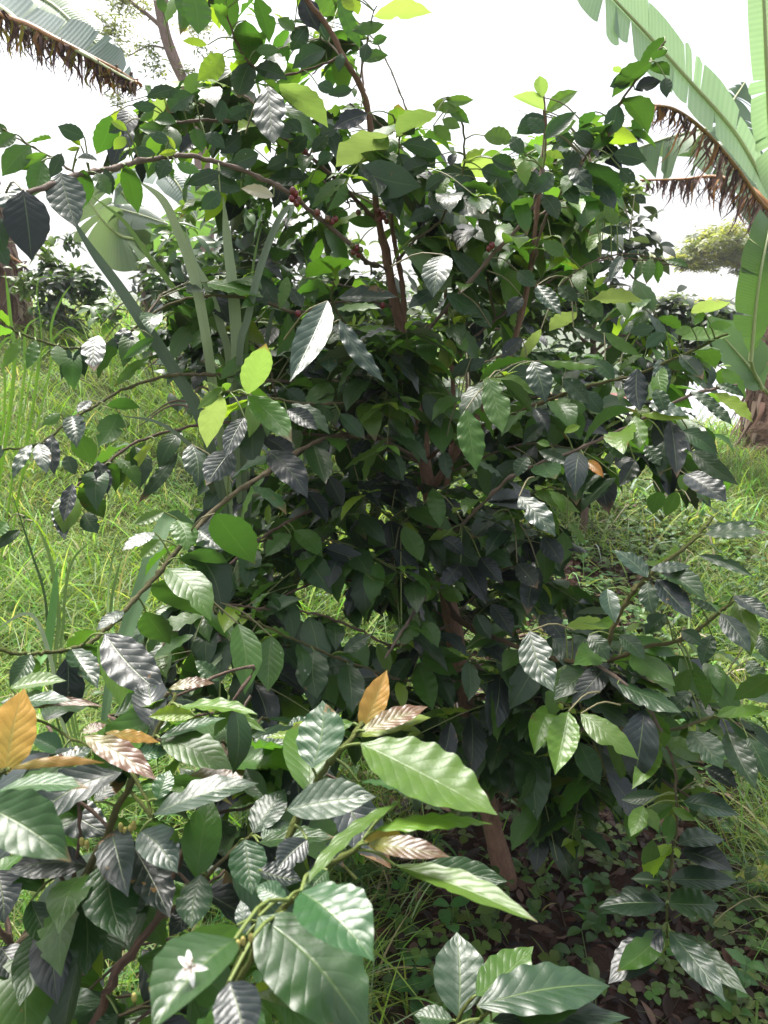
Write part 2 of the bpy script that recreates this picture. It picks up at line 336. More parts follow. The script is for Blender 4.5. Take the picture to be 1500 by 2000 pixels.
def litter():
    r = np.random.default_rng(12); m = MB()
    x, y = scatter(26000, (-1.1, 2.4), (.8, 4.9), r, lambda x, y: np.clip(litter_w(x, y), .02, 1)); k = len(x); z = ground_z(x, y)+r.uniform(.002, .022, k)
    az = r.uniform(0, 6.28, k); A = np.stack([np.cos(az), np.sin(az), r.normal(0, .22, k)], -1); N = np.stack([r.normal(0, .35, k), r.normal(0, .35, k), np.ones(k)], -1)
    pal = np.array([[.05, .024, .018], [.03, .016, .012], [.08, .045, .034], [.03, .017, .013], [.17, .10, .07], [.09, .034, .02], [.02, .012, .01]])
    C = pal[r.integers(7, size=k)]*r.uniform(.6, 1.1, (k, 1)); L = r.uniform(.02, .075, k)
    leaves(m, np.stack([x, y, z], -1), A, N, L, L*r.uniform(.22, .5, k), np.hstack([C, np.zeros((k, 1))]), 5, 2, droop=r.uniform(-.1, .2, k), fold=r.uniform(-.4, .6, k), wave=r.uniform(0, .06, k), seed=3)
    o = m.build('leaf_litter', M_LITTER); tag(o, 'dark brown fallen leaves matted on the soil under the coffee tree', 'leaf litter', 'stuff')
    m = MB()
    for i in range(420):
        q = [r.uniform(-.6, 1.8), r.uniform(1.0, 4.5)]
        if r.random() > litter_w(*q)+.03: continue
        a = r.uniform(0, 6.28); l = r.uniform(.04, .22); p = np.array([[q[0]+math.cos(a)*l*t_, q[1]+math.sin(a)*l*t_+.02*r.normal(), 0] for t_ in (0, .5, 1)])
        p[:, 2] = ground_z(p[:, 0], p[:, 1])+.012+.01*r.random(3); tube(m, p, r.uniform(.0008, .0028), (.14, .10, .075, 0), 5)
    o = m.build('fallen_twigs', M_BARK); tag(o, 'thin dry twigs lying over the leaf litter under the tree', 'twigs', 'stuff')
t = NT('dead_leaf'); a = t.new('ShaderNodeAttribute', attribute_name='col').outputs['Color']; n_ = t.noise(t.geo('Position'), 70, 4)
t.l.new(t.bsdf(t.mix(n_, t.mix(1.0, a, (.6, .6, .6), 'MULTIPLY'), t.mix(1.0, a, (1.35, 1.3, 1.25), 'MULTIPLY')), .6, .35), t.out.inputs[0]); M_LITTER = t.m
litter()
def cover():
    """clover and small broad leaved weeds under and beside the tree"""
    r = np.random.default_rng(13); B = []; A = []; N = []; L = []; Wd = []; C = []; st = MB()
    def dens(x, y): return np.clip(.42+.5*vnoise(x, y, 2.3), .05, 1)*np.clip(.22+.9*sstep(.25, .9, x)+.6*(x < -.25), .12, 1)*np.where(y > 2.6, .45, 1)
    x, y = scatter(30000, (-1.2, 2.0), (.9, 4.6), r, dens); z = ground_z(x, y)
    for a, b, c in zip(x, y, z):
        h = r.uniform(.012, .055); s = r.uniform(.010, .030); p = np.array([a, b, c+h]); a0 = r.uniform(0, 6.28); cl = np.array([.065, .15, .028])*r.uniform(.6, 1.5)*[r.uniform(.8, 1.7), 1, 1]
        for j in range(3):
            q = a0+j*2.094; B.append(p); A.append([math.cos(q), math.sin(q), r.uniform(-.3, .2)]); N.append([r.normal(0, .2), r.normal(0, .2)-.1, 1]); L.append(s); Wd.append(s*.95); C.append([*cl, .25])
    leaves(st, B, A, N, np.array(L), np.array(Wd), C, 4, 2, fold=.2, wave=0, droop=.05, seed=5)
    B, A, N, L, Wd, C = [], [], [], [], [], []
    for i in range(1500):
        a, b = r.uniform(-1.0, 2.0), r.uniform(1.15, 4.6)
        if r.random() > .25+.75*dens(np.array(a), np.array(b)): continue
        c = float(ground_z(a, b)); h = r.uniform(.05, .22); tip = np.array([a+r.normal(0, .03), b+r.normal(0, .03), c+h]); cl = np.array([.05, .13, .03])*r.uniform(.6, 1.4)*[r.uniform(.8, 1.6), 1, 1]
        P = np.array([[a, b, c-.01], [(a+tip[0])/2+.01, (b+tip[1])/2, c+h*.5], tip]); tube(st, P, .0011, (.06, .10, .03, .1), 5); nn = r.integers(2, 5); ang = r.uniform(0, 3.14)
        for j in range(nn):
            f = (j+1)/nn; p = P[0]*(1-f)+P[2]*f; ang += 1.57
            for sg in (0, math.pi):
                B.append(p); A.append([math.cos(ang+sg), math.sin(ang+sg), r.uniform(-.1, .5)]); N.append([r.normal(0, .15), -.15, 1]); l = r.uniform(.025, .065)*(1.2-.4*f); L.append(l); Wd.append(l*.55); C.append([*cl, .25])
    leaves(st, B, A, N, np.array(L), np.array(Wd), C, 7, 4, fold=.25, wave=.015, droop=.1, seed=6)
    o = st.build('ground_cover', M_WEED); tag(o, 'clover and small broad leaved weeds creeping over the litter beside the trunk', 'ground cover', 'stuff')
M_WEED = leaf_material('weed_leaf', 5, .3, .5, .45, .4, 0, True, False)
cover()
# ---------------------------------------------------------------- traced leaves: base x y, tip x y, breadth, kind, [tilt], [distance]
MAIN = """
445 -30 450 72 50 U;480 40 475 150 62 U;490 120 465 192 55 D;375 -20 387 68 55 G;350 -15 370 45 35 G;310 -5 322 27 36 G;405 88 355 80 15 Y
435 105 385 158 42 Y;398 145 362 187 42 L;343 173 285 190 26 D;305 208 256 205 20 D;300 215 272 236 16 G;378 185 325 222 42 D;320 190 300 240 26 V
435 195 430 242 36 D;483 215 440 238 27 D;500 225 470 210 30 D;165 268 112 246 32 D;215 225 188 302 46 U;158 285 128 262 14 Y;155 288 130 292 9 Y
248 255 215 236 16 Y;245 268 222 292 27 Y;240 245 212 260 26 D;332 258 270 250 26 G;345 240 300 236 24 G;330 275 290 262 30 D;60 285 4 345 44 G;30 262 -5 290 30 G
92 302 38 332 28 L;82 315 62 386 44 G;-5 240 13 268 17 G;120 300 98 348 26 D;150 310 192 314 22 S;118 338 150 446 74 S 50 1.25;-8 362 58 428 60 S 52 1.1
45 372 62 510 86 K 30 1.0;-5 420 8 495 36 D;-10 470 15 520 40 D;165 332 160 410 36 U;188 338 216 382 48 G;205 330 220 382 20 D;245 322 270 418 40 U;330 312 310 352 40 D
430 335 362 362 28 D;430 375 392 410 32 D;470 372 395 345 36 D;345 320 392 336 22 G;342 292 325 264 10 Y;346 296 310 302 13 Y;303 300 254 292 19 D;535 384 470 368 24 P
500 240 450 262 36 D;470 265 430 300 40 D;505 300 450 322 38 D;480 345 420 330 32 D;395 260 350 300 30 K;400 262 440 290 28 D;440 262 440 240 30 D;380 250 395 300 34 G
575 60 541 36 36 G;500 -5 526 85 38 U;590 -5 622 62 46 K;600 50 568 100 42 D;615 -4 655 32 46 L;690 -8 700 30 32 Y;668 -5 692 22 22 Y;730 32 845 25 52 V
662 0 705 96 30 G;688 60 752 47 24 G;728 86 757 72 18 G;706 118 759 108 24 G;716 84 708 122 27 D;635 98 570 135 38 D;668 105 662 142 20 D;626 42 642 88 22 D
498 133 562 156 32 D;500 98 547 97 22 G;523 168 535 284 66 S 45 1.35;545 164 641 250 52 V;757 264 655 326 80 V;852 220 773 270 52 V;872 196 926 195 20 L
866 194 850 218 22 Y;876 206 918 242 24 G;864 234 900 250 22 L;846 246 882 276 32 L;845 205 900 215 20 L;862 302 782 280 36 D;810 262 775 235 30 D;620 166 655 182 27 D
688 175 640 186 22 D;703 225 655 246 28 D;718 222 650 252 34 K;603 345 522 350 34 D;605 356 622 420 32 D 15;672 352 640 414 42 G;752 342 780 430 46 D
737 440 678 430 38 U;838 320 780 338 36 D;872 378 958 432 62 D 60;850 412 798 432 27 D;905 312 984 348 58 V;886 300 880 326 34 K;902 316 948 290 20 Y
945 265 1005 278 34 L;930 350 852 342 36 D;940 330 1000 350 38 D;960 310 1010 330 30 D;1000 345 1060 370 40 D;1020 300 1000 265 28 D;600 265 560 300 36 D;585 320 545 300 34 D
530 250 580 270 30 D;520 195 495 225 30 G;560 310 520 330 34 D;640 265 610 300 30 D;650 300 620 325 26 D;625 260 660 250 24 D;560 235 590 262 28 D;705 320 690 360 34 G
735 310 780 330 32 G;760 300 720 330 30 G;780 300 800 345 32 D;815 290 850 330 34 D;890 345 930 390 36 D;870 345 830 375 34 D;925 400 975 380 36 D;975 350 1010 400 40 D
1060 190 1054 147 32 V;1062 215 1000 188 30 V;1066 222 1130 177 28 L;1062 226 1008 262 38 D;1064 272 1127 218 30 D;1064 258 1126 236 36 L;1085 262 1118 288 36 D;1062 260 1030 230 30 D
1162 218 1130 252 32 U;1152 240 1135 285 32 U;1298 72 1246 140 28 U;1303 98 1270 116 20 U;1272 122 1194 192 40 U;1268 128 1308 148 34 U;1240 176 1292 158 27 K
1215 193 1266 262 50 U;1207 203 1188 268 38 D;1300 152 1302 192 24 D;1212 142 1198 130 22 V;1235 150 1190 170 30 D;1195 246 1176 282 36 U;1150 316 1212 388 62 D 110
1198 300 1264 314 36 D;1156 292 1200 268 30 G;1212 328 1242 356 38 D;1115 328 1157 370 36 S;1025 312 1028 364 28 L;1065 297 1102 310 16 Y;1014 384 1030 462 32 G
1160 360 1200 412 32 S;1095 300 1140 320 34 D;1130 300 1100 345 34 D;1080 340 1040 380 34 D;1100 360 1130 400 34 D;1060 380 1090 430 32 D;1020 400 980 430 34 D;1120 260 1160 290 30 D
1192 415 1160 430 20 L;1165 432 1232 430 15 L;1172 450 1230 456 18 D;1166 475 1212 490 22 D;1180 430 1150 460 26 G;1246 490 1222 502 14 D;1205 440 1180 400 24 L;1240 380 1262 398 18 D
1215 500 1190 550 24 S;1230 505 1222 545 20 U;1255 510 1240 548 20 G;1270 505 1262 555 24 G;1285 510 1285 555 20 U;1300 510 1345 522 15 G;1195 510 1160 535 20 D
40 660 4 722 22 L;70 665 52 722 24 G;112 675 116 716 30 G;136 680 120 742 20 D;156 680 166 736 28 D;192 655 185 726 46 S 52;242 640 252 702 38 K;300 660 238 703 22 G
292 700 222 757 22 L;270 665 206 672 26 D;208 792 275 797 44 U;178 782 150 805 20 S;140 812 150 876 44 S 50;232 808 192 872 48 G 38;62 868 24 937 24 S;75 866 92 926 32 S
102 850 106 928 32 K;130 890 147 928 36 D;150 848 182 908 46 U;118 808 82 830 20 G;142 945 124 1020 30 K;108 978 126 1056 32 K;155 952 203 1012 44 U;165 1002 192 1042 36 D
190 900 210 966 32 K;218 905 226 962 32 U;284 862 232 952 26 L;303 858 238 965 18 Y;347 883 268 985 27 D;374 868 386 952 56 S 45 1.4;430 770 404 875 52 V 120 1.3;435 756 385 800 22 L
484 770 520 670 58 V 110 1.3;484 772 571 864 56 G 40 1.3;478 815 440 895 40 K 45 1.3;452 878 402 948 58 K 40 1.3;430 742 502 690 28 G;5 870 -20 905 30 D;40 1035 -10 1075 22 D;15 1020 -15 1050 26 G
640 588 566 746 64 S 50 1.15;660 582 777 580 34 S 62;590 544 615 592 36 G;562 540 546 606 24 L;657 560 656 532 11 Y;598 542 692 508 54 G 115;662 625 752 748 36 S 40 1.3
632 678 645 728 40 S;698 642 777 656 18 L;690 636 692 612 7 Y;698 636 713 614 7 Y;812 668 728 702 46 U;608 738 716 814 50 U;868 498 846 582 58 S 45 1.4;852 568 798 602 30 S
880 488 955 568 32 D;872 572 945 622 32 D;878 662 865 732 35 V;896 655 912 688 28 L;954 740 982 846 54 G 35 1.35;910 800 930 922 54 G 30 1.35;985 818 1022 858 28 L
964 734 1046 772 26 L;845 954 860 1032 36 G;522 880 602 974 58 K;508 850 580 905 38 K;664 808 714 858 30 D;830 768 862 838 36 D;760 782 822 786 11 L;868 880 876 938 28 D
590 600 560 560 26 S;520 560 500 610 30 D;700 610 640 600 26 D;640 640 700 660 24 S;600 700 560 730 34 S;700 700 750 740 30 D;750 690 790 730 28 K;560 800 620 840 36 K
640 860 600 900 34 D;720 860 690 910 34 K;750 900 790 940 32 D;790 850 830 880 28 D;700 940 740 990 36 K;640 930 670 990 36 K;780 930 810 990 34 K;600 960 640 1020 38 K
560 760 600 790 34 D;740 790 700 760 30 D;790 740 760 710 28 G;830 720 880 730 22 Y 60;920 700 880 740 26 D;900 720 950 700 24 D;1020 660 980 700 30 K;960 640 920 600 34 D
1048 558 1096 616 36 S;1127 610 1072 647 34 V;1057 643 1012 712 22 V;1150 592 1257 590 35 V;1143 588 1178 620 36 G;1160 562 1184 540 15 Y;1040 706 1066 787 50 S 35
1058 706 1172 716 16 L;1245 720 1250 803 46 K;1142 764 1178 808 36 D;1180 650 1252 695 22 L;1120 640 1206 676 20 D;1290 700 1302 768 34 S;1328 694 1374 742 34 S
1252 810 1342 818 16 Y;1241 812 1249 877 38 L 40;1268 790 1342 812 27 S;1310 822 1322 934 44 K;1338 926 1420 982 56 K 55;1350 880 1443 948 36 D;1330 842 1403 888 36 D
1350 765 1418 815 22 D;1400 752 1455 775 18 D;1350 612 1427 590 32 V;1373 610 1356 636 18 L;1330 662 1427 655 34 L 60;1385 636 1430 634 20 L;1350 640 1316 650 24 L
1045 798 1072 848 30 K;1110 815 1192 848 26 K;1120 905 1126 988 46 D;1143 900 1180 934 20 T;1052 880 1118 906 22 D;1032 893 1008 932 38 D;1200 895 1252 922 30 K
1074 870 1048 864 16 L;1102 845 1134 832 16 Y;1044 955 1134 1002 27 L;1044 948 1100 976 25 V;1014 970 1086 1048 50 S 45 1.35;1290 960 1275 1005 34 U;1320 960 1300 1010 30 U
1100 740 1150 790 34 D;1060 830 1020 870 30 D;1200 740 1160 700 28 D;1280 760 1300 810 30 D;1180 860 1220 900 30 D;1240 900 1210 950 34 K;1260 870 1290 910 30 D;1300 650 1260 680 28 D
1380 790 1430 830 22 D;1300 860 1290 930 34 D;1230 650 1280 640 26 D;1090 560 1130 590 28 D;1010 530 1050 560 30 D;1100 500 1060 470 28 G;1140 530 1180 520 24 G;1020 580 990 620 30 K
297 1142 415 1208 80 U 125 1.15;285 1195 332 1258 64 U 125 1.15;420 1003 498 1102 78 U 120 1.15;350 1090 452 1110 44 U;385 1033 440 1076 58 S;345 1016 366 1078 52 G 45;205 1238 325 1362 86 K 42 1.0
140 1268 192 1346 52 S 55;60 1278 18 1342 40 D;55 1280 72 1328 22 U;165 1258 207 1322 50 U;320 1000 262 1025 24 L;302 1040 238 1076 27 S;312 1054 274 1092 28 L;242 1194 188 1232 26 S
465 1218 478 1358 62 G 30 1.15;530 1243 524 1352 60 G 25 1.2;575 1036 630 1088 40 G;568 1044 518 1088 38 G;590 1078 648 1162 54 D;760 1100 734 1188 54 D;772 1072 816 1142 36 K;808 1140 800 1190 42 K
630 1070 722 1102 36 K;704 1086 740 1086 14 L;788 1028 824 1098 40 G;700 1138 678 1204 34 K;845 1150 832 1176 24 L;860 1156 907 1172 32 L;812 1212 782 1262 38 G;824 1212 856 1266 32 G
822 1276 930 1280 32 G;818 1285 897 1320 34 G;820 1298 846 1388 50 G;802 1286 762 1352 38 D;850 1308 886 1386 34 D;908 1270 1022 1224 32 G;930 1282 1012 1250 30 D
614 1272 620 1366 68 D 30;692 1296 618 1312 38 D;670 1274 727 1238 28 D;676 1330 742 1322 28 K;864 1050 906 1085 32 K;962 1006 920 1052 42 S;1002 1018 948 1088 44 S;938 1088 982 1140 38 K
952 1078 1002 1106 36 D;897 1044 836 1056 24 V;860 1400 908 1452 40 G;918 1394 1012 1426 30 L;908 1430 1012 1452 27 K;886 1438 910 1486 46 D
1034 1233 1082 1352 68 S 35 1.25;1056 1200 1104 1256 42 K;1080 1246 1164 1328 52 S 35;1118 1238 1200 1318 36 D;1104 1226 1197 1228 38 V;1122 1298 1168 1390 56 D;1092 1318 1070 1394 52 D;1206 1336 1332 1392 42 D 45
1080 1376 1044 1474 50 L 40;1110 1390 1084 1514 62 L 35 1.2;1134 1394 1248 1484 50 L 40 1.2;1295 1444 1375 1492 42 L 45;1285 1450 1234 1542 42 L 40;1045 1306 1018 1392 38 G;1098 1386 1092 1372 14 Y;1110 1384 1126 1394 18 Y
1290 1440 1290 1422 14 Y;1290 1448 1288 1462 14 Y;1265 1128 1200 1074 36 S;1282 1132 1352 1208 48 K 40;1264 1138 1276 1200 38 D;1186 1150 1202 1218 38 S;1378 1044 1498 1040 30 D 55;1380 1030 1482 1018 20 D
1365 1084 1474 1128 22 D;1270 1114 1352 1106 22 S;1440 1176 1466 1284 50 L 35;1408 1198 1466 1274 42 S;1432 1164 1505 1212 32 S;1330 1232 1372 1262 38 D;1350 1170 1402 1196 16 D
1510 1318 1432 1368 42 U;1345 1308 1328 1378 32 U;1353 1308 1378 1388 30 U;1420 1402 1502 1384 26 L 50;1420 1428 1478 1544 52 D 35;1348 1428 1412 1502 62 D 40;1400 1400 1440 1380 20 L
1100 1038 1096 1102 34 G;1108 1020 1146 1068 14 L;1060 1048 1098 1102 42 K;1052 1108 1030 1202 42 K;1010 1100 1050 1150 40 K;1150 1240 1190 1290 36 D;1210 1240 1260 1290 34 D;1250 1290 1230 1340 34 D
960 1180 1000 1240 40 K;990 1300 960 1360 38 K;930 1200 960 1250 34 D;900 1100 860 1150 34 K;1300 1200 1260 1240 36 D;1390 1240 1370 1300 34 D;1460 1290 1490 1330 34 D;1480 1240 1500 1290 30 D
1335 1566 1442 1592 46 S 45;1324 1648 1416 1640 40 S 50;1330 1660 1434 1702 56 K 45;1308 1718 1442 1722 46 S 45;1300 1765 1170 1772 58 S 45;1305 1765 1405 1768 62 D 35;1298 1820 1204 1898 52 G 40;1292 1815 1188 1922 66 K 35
1308 1820 1418 1958 56 S 40;1318 1820 1460 1942 50 D 35;1292 1722 1232 1716 24 D;1303 1835 1342 1856 22 Y;1300 1835 1286 1866 17 Y;1312 1655 1292 1674 15 Y;1318 1655 1326 1677 13 Y
1244 1574 1230 1644 42 L;1256 1574 1232 1634 36 L 45;1264 1578 1286 1624 34 L;1314 1578 1360 1604 27 L 45;1310 1590 1304 1652 27 G;1292 1552 1212 1562 28 D;1275 1640 1282 1722 36 U
1038 1436 1050 1604 72 D 20;1075 1486 1088 1556 40 G;1130 1450 1172 1534 46 D;1190 1420 1212 1524 42 U;1055 1590 1048 1654 36 G;1098 1588 1122 1628 26 G;1126 1618 1114 1694 28 D;1130 1618 1198 1678 24 D
970 1450 990 1560 50 D;940 1380 990 1470 44 D;1010 1410 1000 1500 46 D;1350 1350 1300 1400 34 D;1400 1330 1440 1390 34 D;1460 1440 1500 1520 44 D;1380 1500 1440 1540 36 K
"""
FORE = """
12 1512 48 1344 88 O 15 .62;0 1372 140 1368 40 S 60;20 1345 130 1330 30 V 60;50 1386 202 1380 17 R;330 1346 420 1335 22 R;350 1382 504 1396 30 L 55;382 1398 290 1400 32 Y;312 1442 442 1402 20 G 50
165 1438 306 1524 52 R 45;160 1432 208 1414 20 R;205 1432 312 1450 24 O;360 1522 512 1526 60 R 50;20 1502 205 1490 20 O;-5 1546 175 1540 42 G 60;185 1566 254 1498 38 S;420 1370 520 1430 24 L
-40 1572 140 1684 118 D 35;108 1556 218 1632 74 K;172 1690 12 1704 64 K;-8 1700 8 1804 74 K;208 1678 242 1838 106 G 38;252 1640 332 1794 82 K;274 1624 347 1706 76 S 38;392 1708 374 1814 112 G 42
478 1640 492 1748 84 G 40;155 1728 166 1908 82 D 25;92 1798 112 1962 82 K;462 1808 286 1918 82 U 125;300 1592 506 1530 52 S 50;308 1562 332 1504 40 G;-20 1998 212 1958 84 G 55;458 1836 296 2016 165 D 45 .48
448 1918 482 2060 140 K 35 .5;368 1620 396 1692 62 D;430 1600 440 1680 60 D;560 1582 736 1556 76 S 42;780 1566 584 1746 34 L 70;700 1528 872 1592 30 G 65;732 1622 962 1610 34 L 60;712 1642 802 1652 48 O
720 1648 880 1674 42 R;772 1690 1052 1802 52 L 55;830 1688 992 1722 56 D;588 1742 730 1878 205 G 42 .55;505 1790 722 2030 175 D 40 .58;505 1646 657 1636 40 D 55;495 1628 557 1540 62 S;510 1638 572 1608 42 G
482 1826 470 1758 32 S;505 1700 590 1720 60 K;706 1432 756 1308 52 O 12 .85;712 1428 836 1380 38 R 40;700 1438 842 1402 42 Y 50;610 1500 630 1368 116 G 38;705 1452 972 1592 122 L 45 .72;690 1412 596 1432 30 L
560 1430 620 1410 36 G;480 1480 560 1440 60 D;430 1330 380 1290 30 D;60 1600 -10 1640 60 K;60 1760 100 1850 60 D;0 1850 60 1920 70 K;230 1980 180 2030 60 D;560 1760 500 1730 44 G;600 1640 540 1700 60 K
640 1700 590 1760 50 D;380 1760 330 1830 60 K;520 1560 480 1500 44 D;400 1560 350 1500 40 D;120 1470 60 1440 40 G;100 1500 180 1460 36 S;260 1480 330 1470 30 G;560 1870 520 1830 50 D;280 1740 250 1800 50 D
"""
SAPL = """
896 1988 892 1820 106 S 35 .85;930 1944 1042 1848 76 G 35 .85;932 1966 1192 1926 92 S 40 .8;960 1995 1232 1988 62 S 45 .8;884 1992 808 1982 60 D 45 .85;900 2010 960 2060 90 D 45 .8;880 2010 800 2050 80 D 45 .8
"""
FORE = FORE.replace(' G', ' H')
def parse(txt):
    out = []
    for it in txt.replace('\n', ';').split(';'):
        a = it.split()
        if len(a) < 6: continue
        v = [float(q) for q in a[:5]]; k = a[5]; tl = float(a[6]) if len(a) > 6 else TILT[k]; d = float(a[7]) if len(a) > 7 else None
        out.append((*v, k, tl, d))
    return out
def hero_leaves(txt, lo, hi, seed, snap=None):
    """turns the traced entries into real leaves: base point, axis, normal, length and breadth in metres"""
    r = np.random.default_rng(seed); H = []
    if snap is not None: sx, sy, sz = proj(snap)
    for bx, by, tx, ty, w, k, tl, d in parse(txt):
        lp = math.hypot(tx-bx, ty-by)
        if d is None:      # size gives the distance; near a branch the leaf sits at that branch
            d = float(np.clip(F*.125/max(lp, 1.9*w, 40), lo, hi))*r.uniform(.97, 1.03)
            if snap is not None:
                q = (sx-bx)**2+(sy-by)**2; j = int(np.argmin(q))
                if q[j] < 70**2: d = float(np.clip(sz[j]-.015+r.normal(0, .012), lo-.3, hi+.03))
        B = at(bx, by, d); tw = unit(-ray(bx, by)); upc = unit(np.array([0, 0, 1.])-tw[2]*tw)
        t = math.radians(tl+r.uniform(-6, 6)); yaw = math.radians(r.uniform(-16, 16)); rt = np.cross(upc, tw)
        n = math.cos(t)*(math.cos(yaw)*tw+math.sin(yaw)*rt)+math.sin(t)*upc
        R = ray(tx, ty); den = R@n; app = lp/F*d
        dt = d
        if abs(den) > .05: dt = ((B-CAM)@n)/den
        dt = float(np.clip(dt, d-.8*app, d+.8*app)); dt = max(dt, .3)
        T = CAM+R*dt; A = T-B; L = np.linalg.norm(A); A = A/L
        n = unit(n-(n@A)*A); b = np.cross(n, A); fac = np.linalg.norm(b-(b@tw)*tw)
        Wd = min(w/F*((d+dt)/2)/max(fac, .3), .66*L)
        H.append(dict(B=B, A=A, N=n, L=L, W=Wd, k=k))
    return H
BARK = (.20, .145, .115, 0); BARK2 = (.17, .10, .072, 0); GREENB = (.13, .17, .035, 0); GREYB = (.27, .215, .18, 0)
def pxpath(s):
    return np.array([at(*[float(q) for q in a.split()]) for a in s.split(',')])
def noded_tube(mb, P, r0, r1, c, c2=None, node=.055):
    P = np.asarray(P); ln = np.linalg.norm(np.diff(P, axis=0), axis=1).sum(); n = max(6, int(ln/.014))
    Q = resample(P, n); t = np.linspace(0, 1, n); r = r0+(r1-r0)*t
    cyc = (t*ln/node) % 1.0; r = r*(1+.55*np.exp(-((cyc-.5)/.10)**2)*min(1, .006/max(r0, .003)))
    Q = Q+rng.normal(0, .0010, Q.shape); tube(mb, Q, r, c, 7, c2)
    return Q
def fill_leaves(Q, r, size=.12, start=.35, step=.062, cull=None, young=.12, dark=.5, droop=(.15, 1.0), pal=None):
    """opposite pairs of leaves along a branch centre line Q"""
    seg = np.linalg.norm(np.diff(Q, axis=0), axis=1); s = np.concatenate([[0], np.cumsum(seg)]); tot = s[-1]; out = []
    T = unit(np.gradient(Q, axis=0)); m = tot*start
    while m < tot+.001:
        i = min(int(np.searchsorted(s, m)), len(Q)-1); P = Q[i]; t = T[i]; frac = m/tot
        side = np.cross(t, [0, 0, 1.]); side = unit(side) if np.linalg.norm(side) > .2 else unit(np.array([r.normal(), r.normal(), 0.]))
        if r.random() < .3: side = unit(side+r.uniform(-.9, .9)*np.cross(side, t))
        for sg in (1, -1):
            if r.random() < .13: continue
            dz = r.uniform(*droop); A = unit(side*sg*r.uniform(.5, 1)+t*r.uniform(.1, .8)+np.array([0, 0, -dz])+r.normal(0, .12, 3))
            N = np.array([0, 0, 1.])+r.normal(0, .30, 3)+side*sg*.25
            if abs(A[2]) > .7: N = N+side*sg*.8+np.array([0, -.6, 0])*r.random()
            L = size*r.uniform(.68, 1.2)*(1-.2*max(0, frac-.8)/.2)
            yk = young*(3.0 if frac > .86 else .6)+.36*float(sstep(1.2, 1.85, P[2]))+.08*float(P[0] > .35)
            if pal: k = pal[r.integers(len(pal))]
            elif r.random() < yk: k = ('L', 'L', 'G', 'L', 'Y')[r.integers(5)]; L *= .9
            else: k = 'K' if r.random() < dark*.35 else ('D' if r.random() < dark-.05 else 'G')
            B = P+A*.008
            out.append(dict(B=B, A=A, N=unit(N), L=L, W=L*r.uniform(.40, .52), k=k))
        m += step*r.uniform(.75, 1.3)
    if r.random() < .7 and not pal:      # small young pair at the tip
        t = T[-1]; side = unit(np.cross(t, [0, .1, 1.]))
        for sg in (1, -1): out.append(dict(B=Q[-1], A=unit(t+side*sg*.6+np.array([0, 0, .3])), N=unit(np.array([0, -.2, 1.])), L=size*r.uniform(.25, .5), W=size*.14, k=('Y', 'L')[r.integers(2)]))
    if cull is not None and out:
        C = np.array([h['B']+h['A']*h['L']*.5 for h in out]); keep = cull(C); out = [h for h, q in zip(out, keep) if q]
    return out
def petiole(mb, P, Q, r0=.0014, c=GREENB):
    P, Q = np.asarray(P), np.asarray(Q); d = np.linalg.norm(Q-P)
    mid = (P+Q)/2+np.array([0, 0, .12*d]); tube(mb, resample([P, mid, Q], 6), np.linspace(r0*1.3, r0, 6), c, 5, None, False)
def leaf_mesh(mb, H, hi, seed):
    r = np.random.default_rng(seed)
    if not H: return
    g = lambda q: np.array([h[q] for h in H])
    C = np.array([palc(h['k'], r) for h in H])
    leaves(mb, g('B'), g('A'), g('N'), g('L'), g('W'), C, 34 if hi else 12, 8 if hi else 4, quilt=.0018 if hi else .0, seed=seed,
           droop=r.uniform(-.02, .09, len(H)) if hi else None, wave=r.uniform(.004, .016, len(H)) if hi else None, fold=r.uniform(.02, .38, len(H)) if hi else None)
def coffee_plant(name, label, cat, base, trunks, branches, heroes, fillfn, seed=0, twig=BARK, group=None, tcol=(.27, .165, .115, 0), mat=None, hi=True):
    """trunks: [(points, r0, r1)], branches: [dict(P, r0, r1, c, c2, fill)]; heroes go to the nearest branch"""
    r = np.random.default_rng(seed); t = thing(name, label, cat, base, group); m = MB()
    for P, a, b in trunks:
        n = 46; Q = resample(P, n); rr = np.linspace(a, b, n)*(1+.10*np.sin(np.arange(n)*1.3)+.07*r.normal(size=n)*.6)
        tube(m, Q+r.normal(0, a*.05, Q.shape), rr, tcol, 12)
    m.build('trunk', M_BARK, t)
    for b in branches: b['r0'] *= .62
    Qs = []; bobj = []
    for b in branches:
        m = MB(); Q = noded_tube(m, b['P'], b['r0'], b['r1'], b.get('c', BARK), b.get('c2')); Qs.append(Q)
        b['obj'] = m.build('branch', M_BARK, t); b['H'] = []; b['F'] = MB()
    if heroes:
        allp = np.vstack(Qs); own = np.concatenate([[i]*len(q) for i, q in enumerate(Qs)])
        for h in heroes:
            d = np.linalg.norm(allp-h['B'], axis=1); j = int(np.argmin(d)); b = branches[own[j]]; b['H'].append(h)
            petiole(b['F'], h['B']+(allp[j]-h['B'])*min(1, .11/max(d[j], 1e-6)), h['B'], .0013, GREENB if d[j] < .10 else twig)
    nl = 0
    for i, (b, Q) in enumerate(zip(branches, Qs)):
        fl = fillfn(b, Q, r) if fillfn else []
        leaf_mesh(b['F'], b['H'], hi, seed*1000+i*2); leaf_mesh(b['F'], fl, False, seed*1000+i*2+1); nl += len(fl)+len(b['H'])
        b['F'].build('foliage', mat or M_LEAF, b['obj'])
    print(name, 'branches', len(branches), 'leaves', nl)
    return t

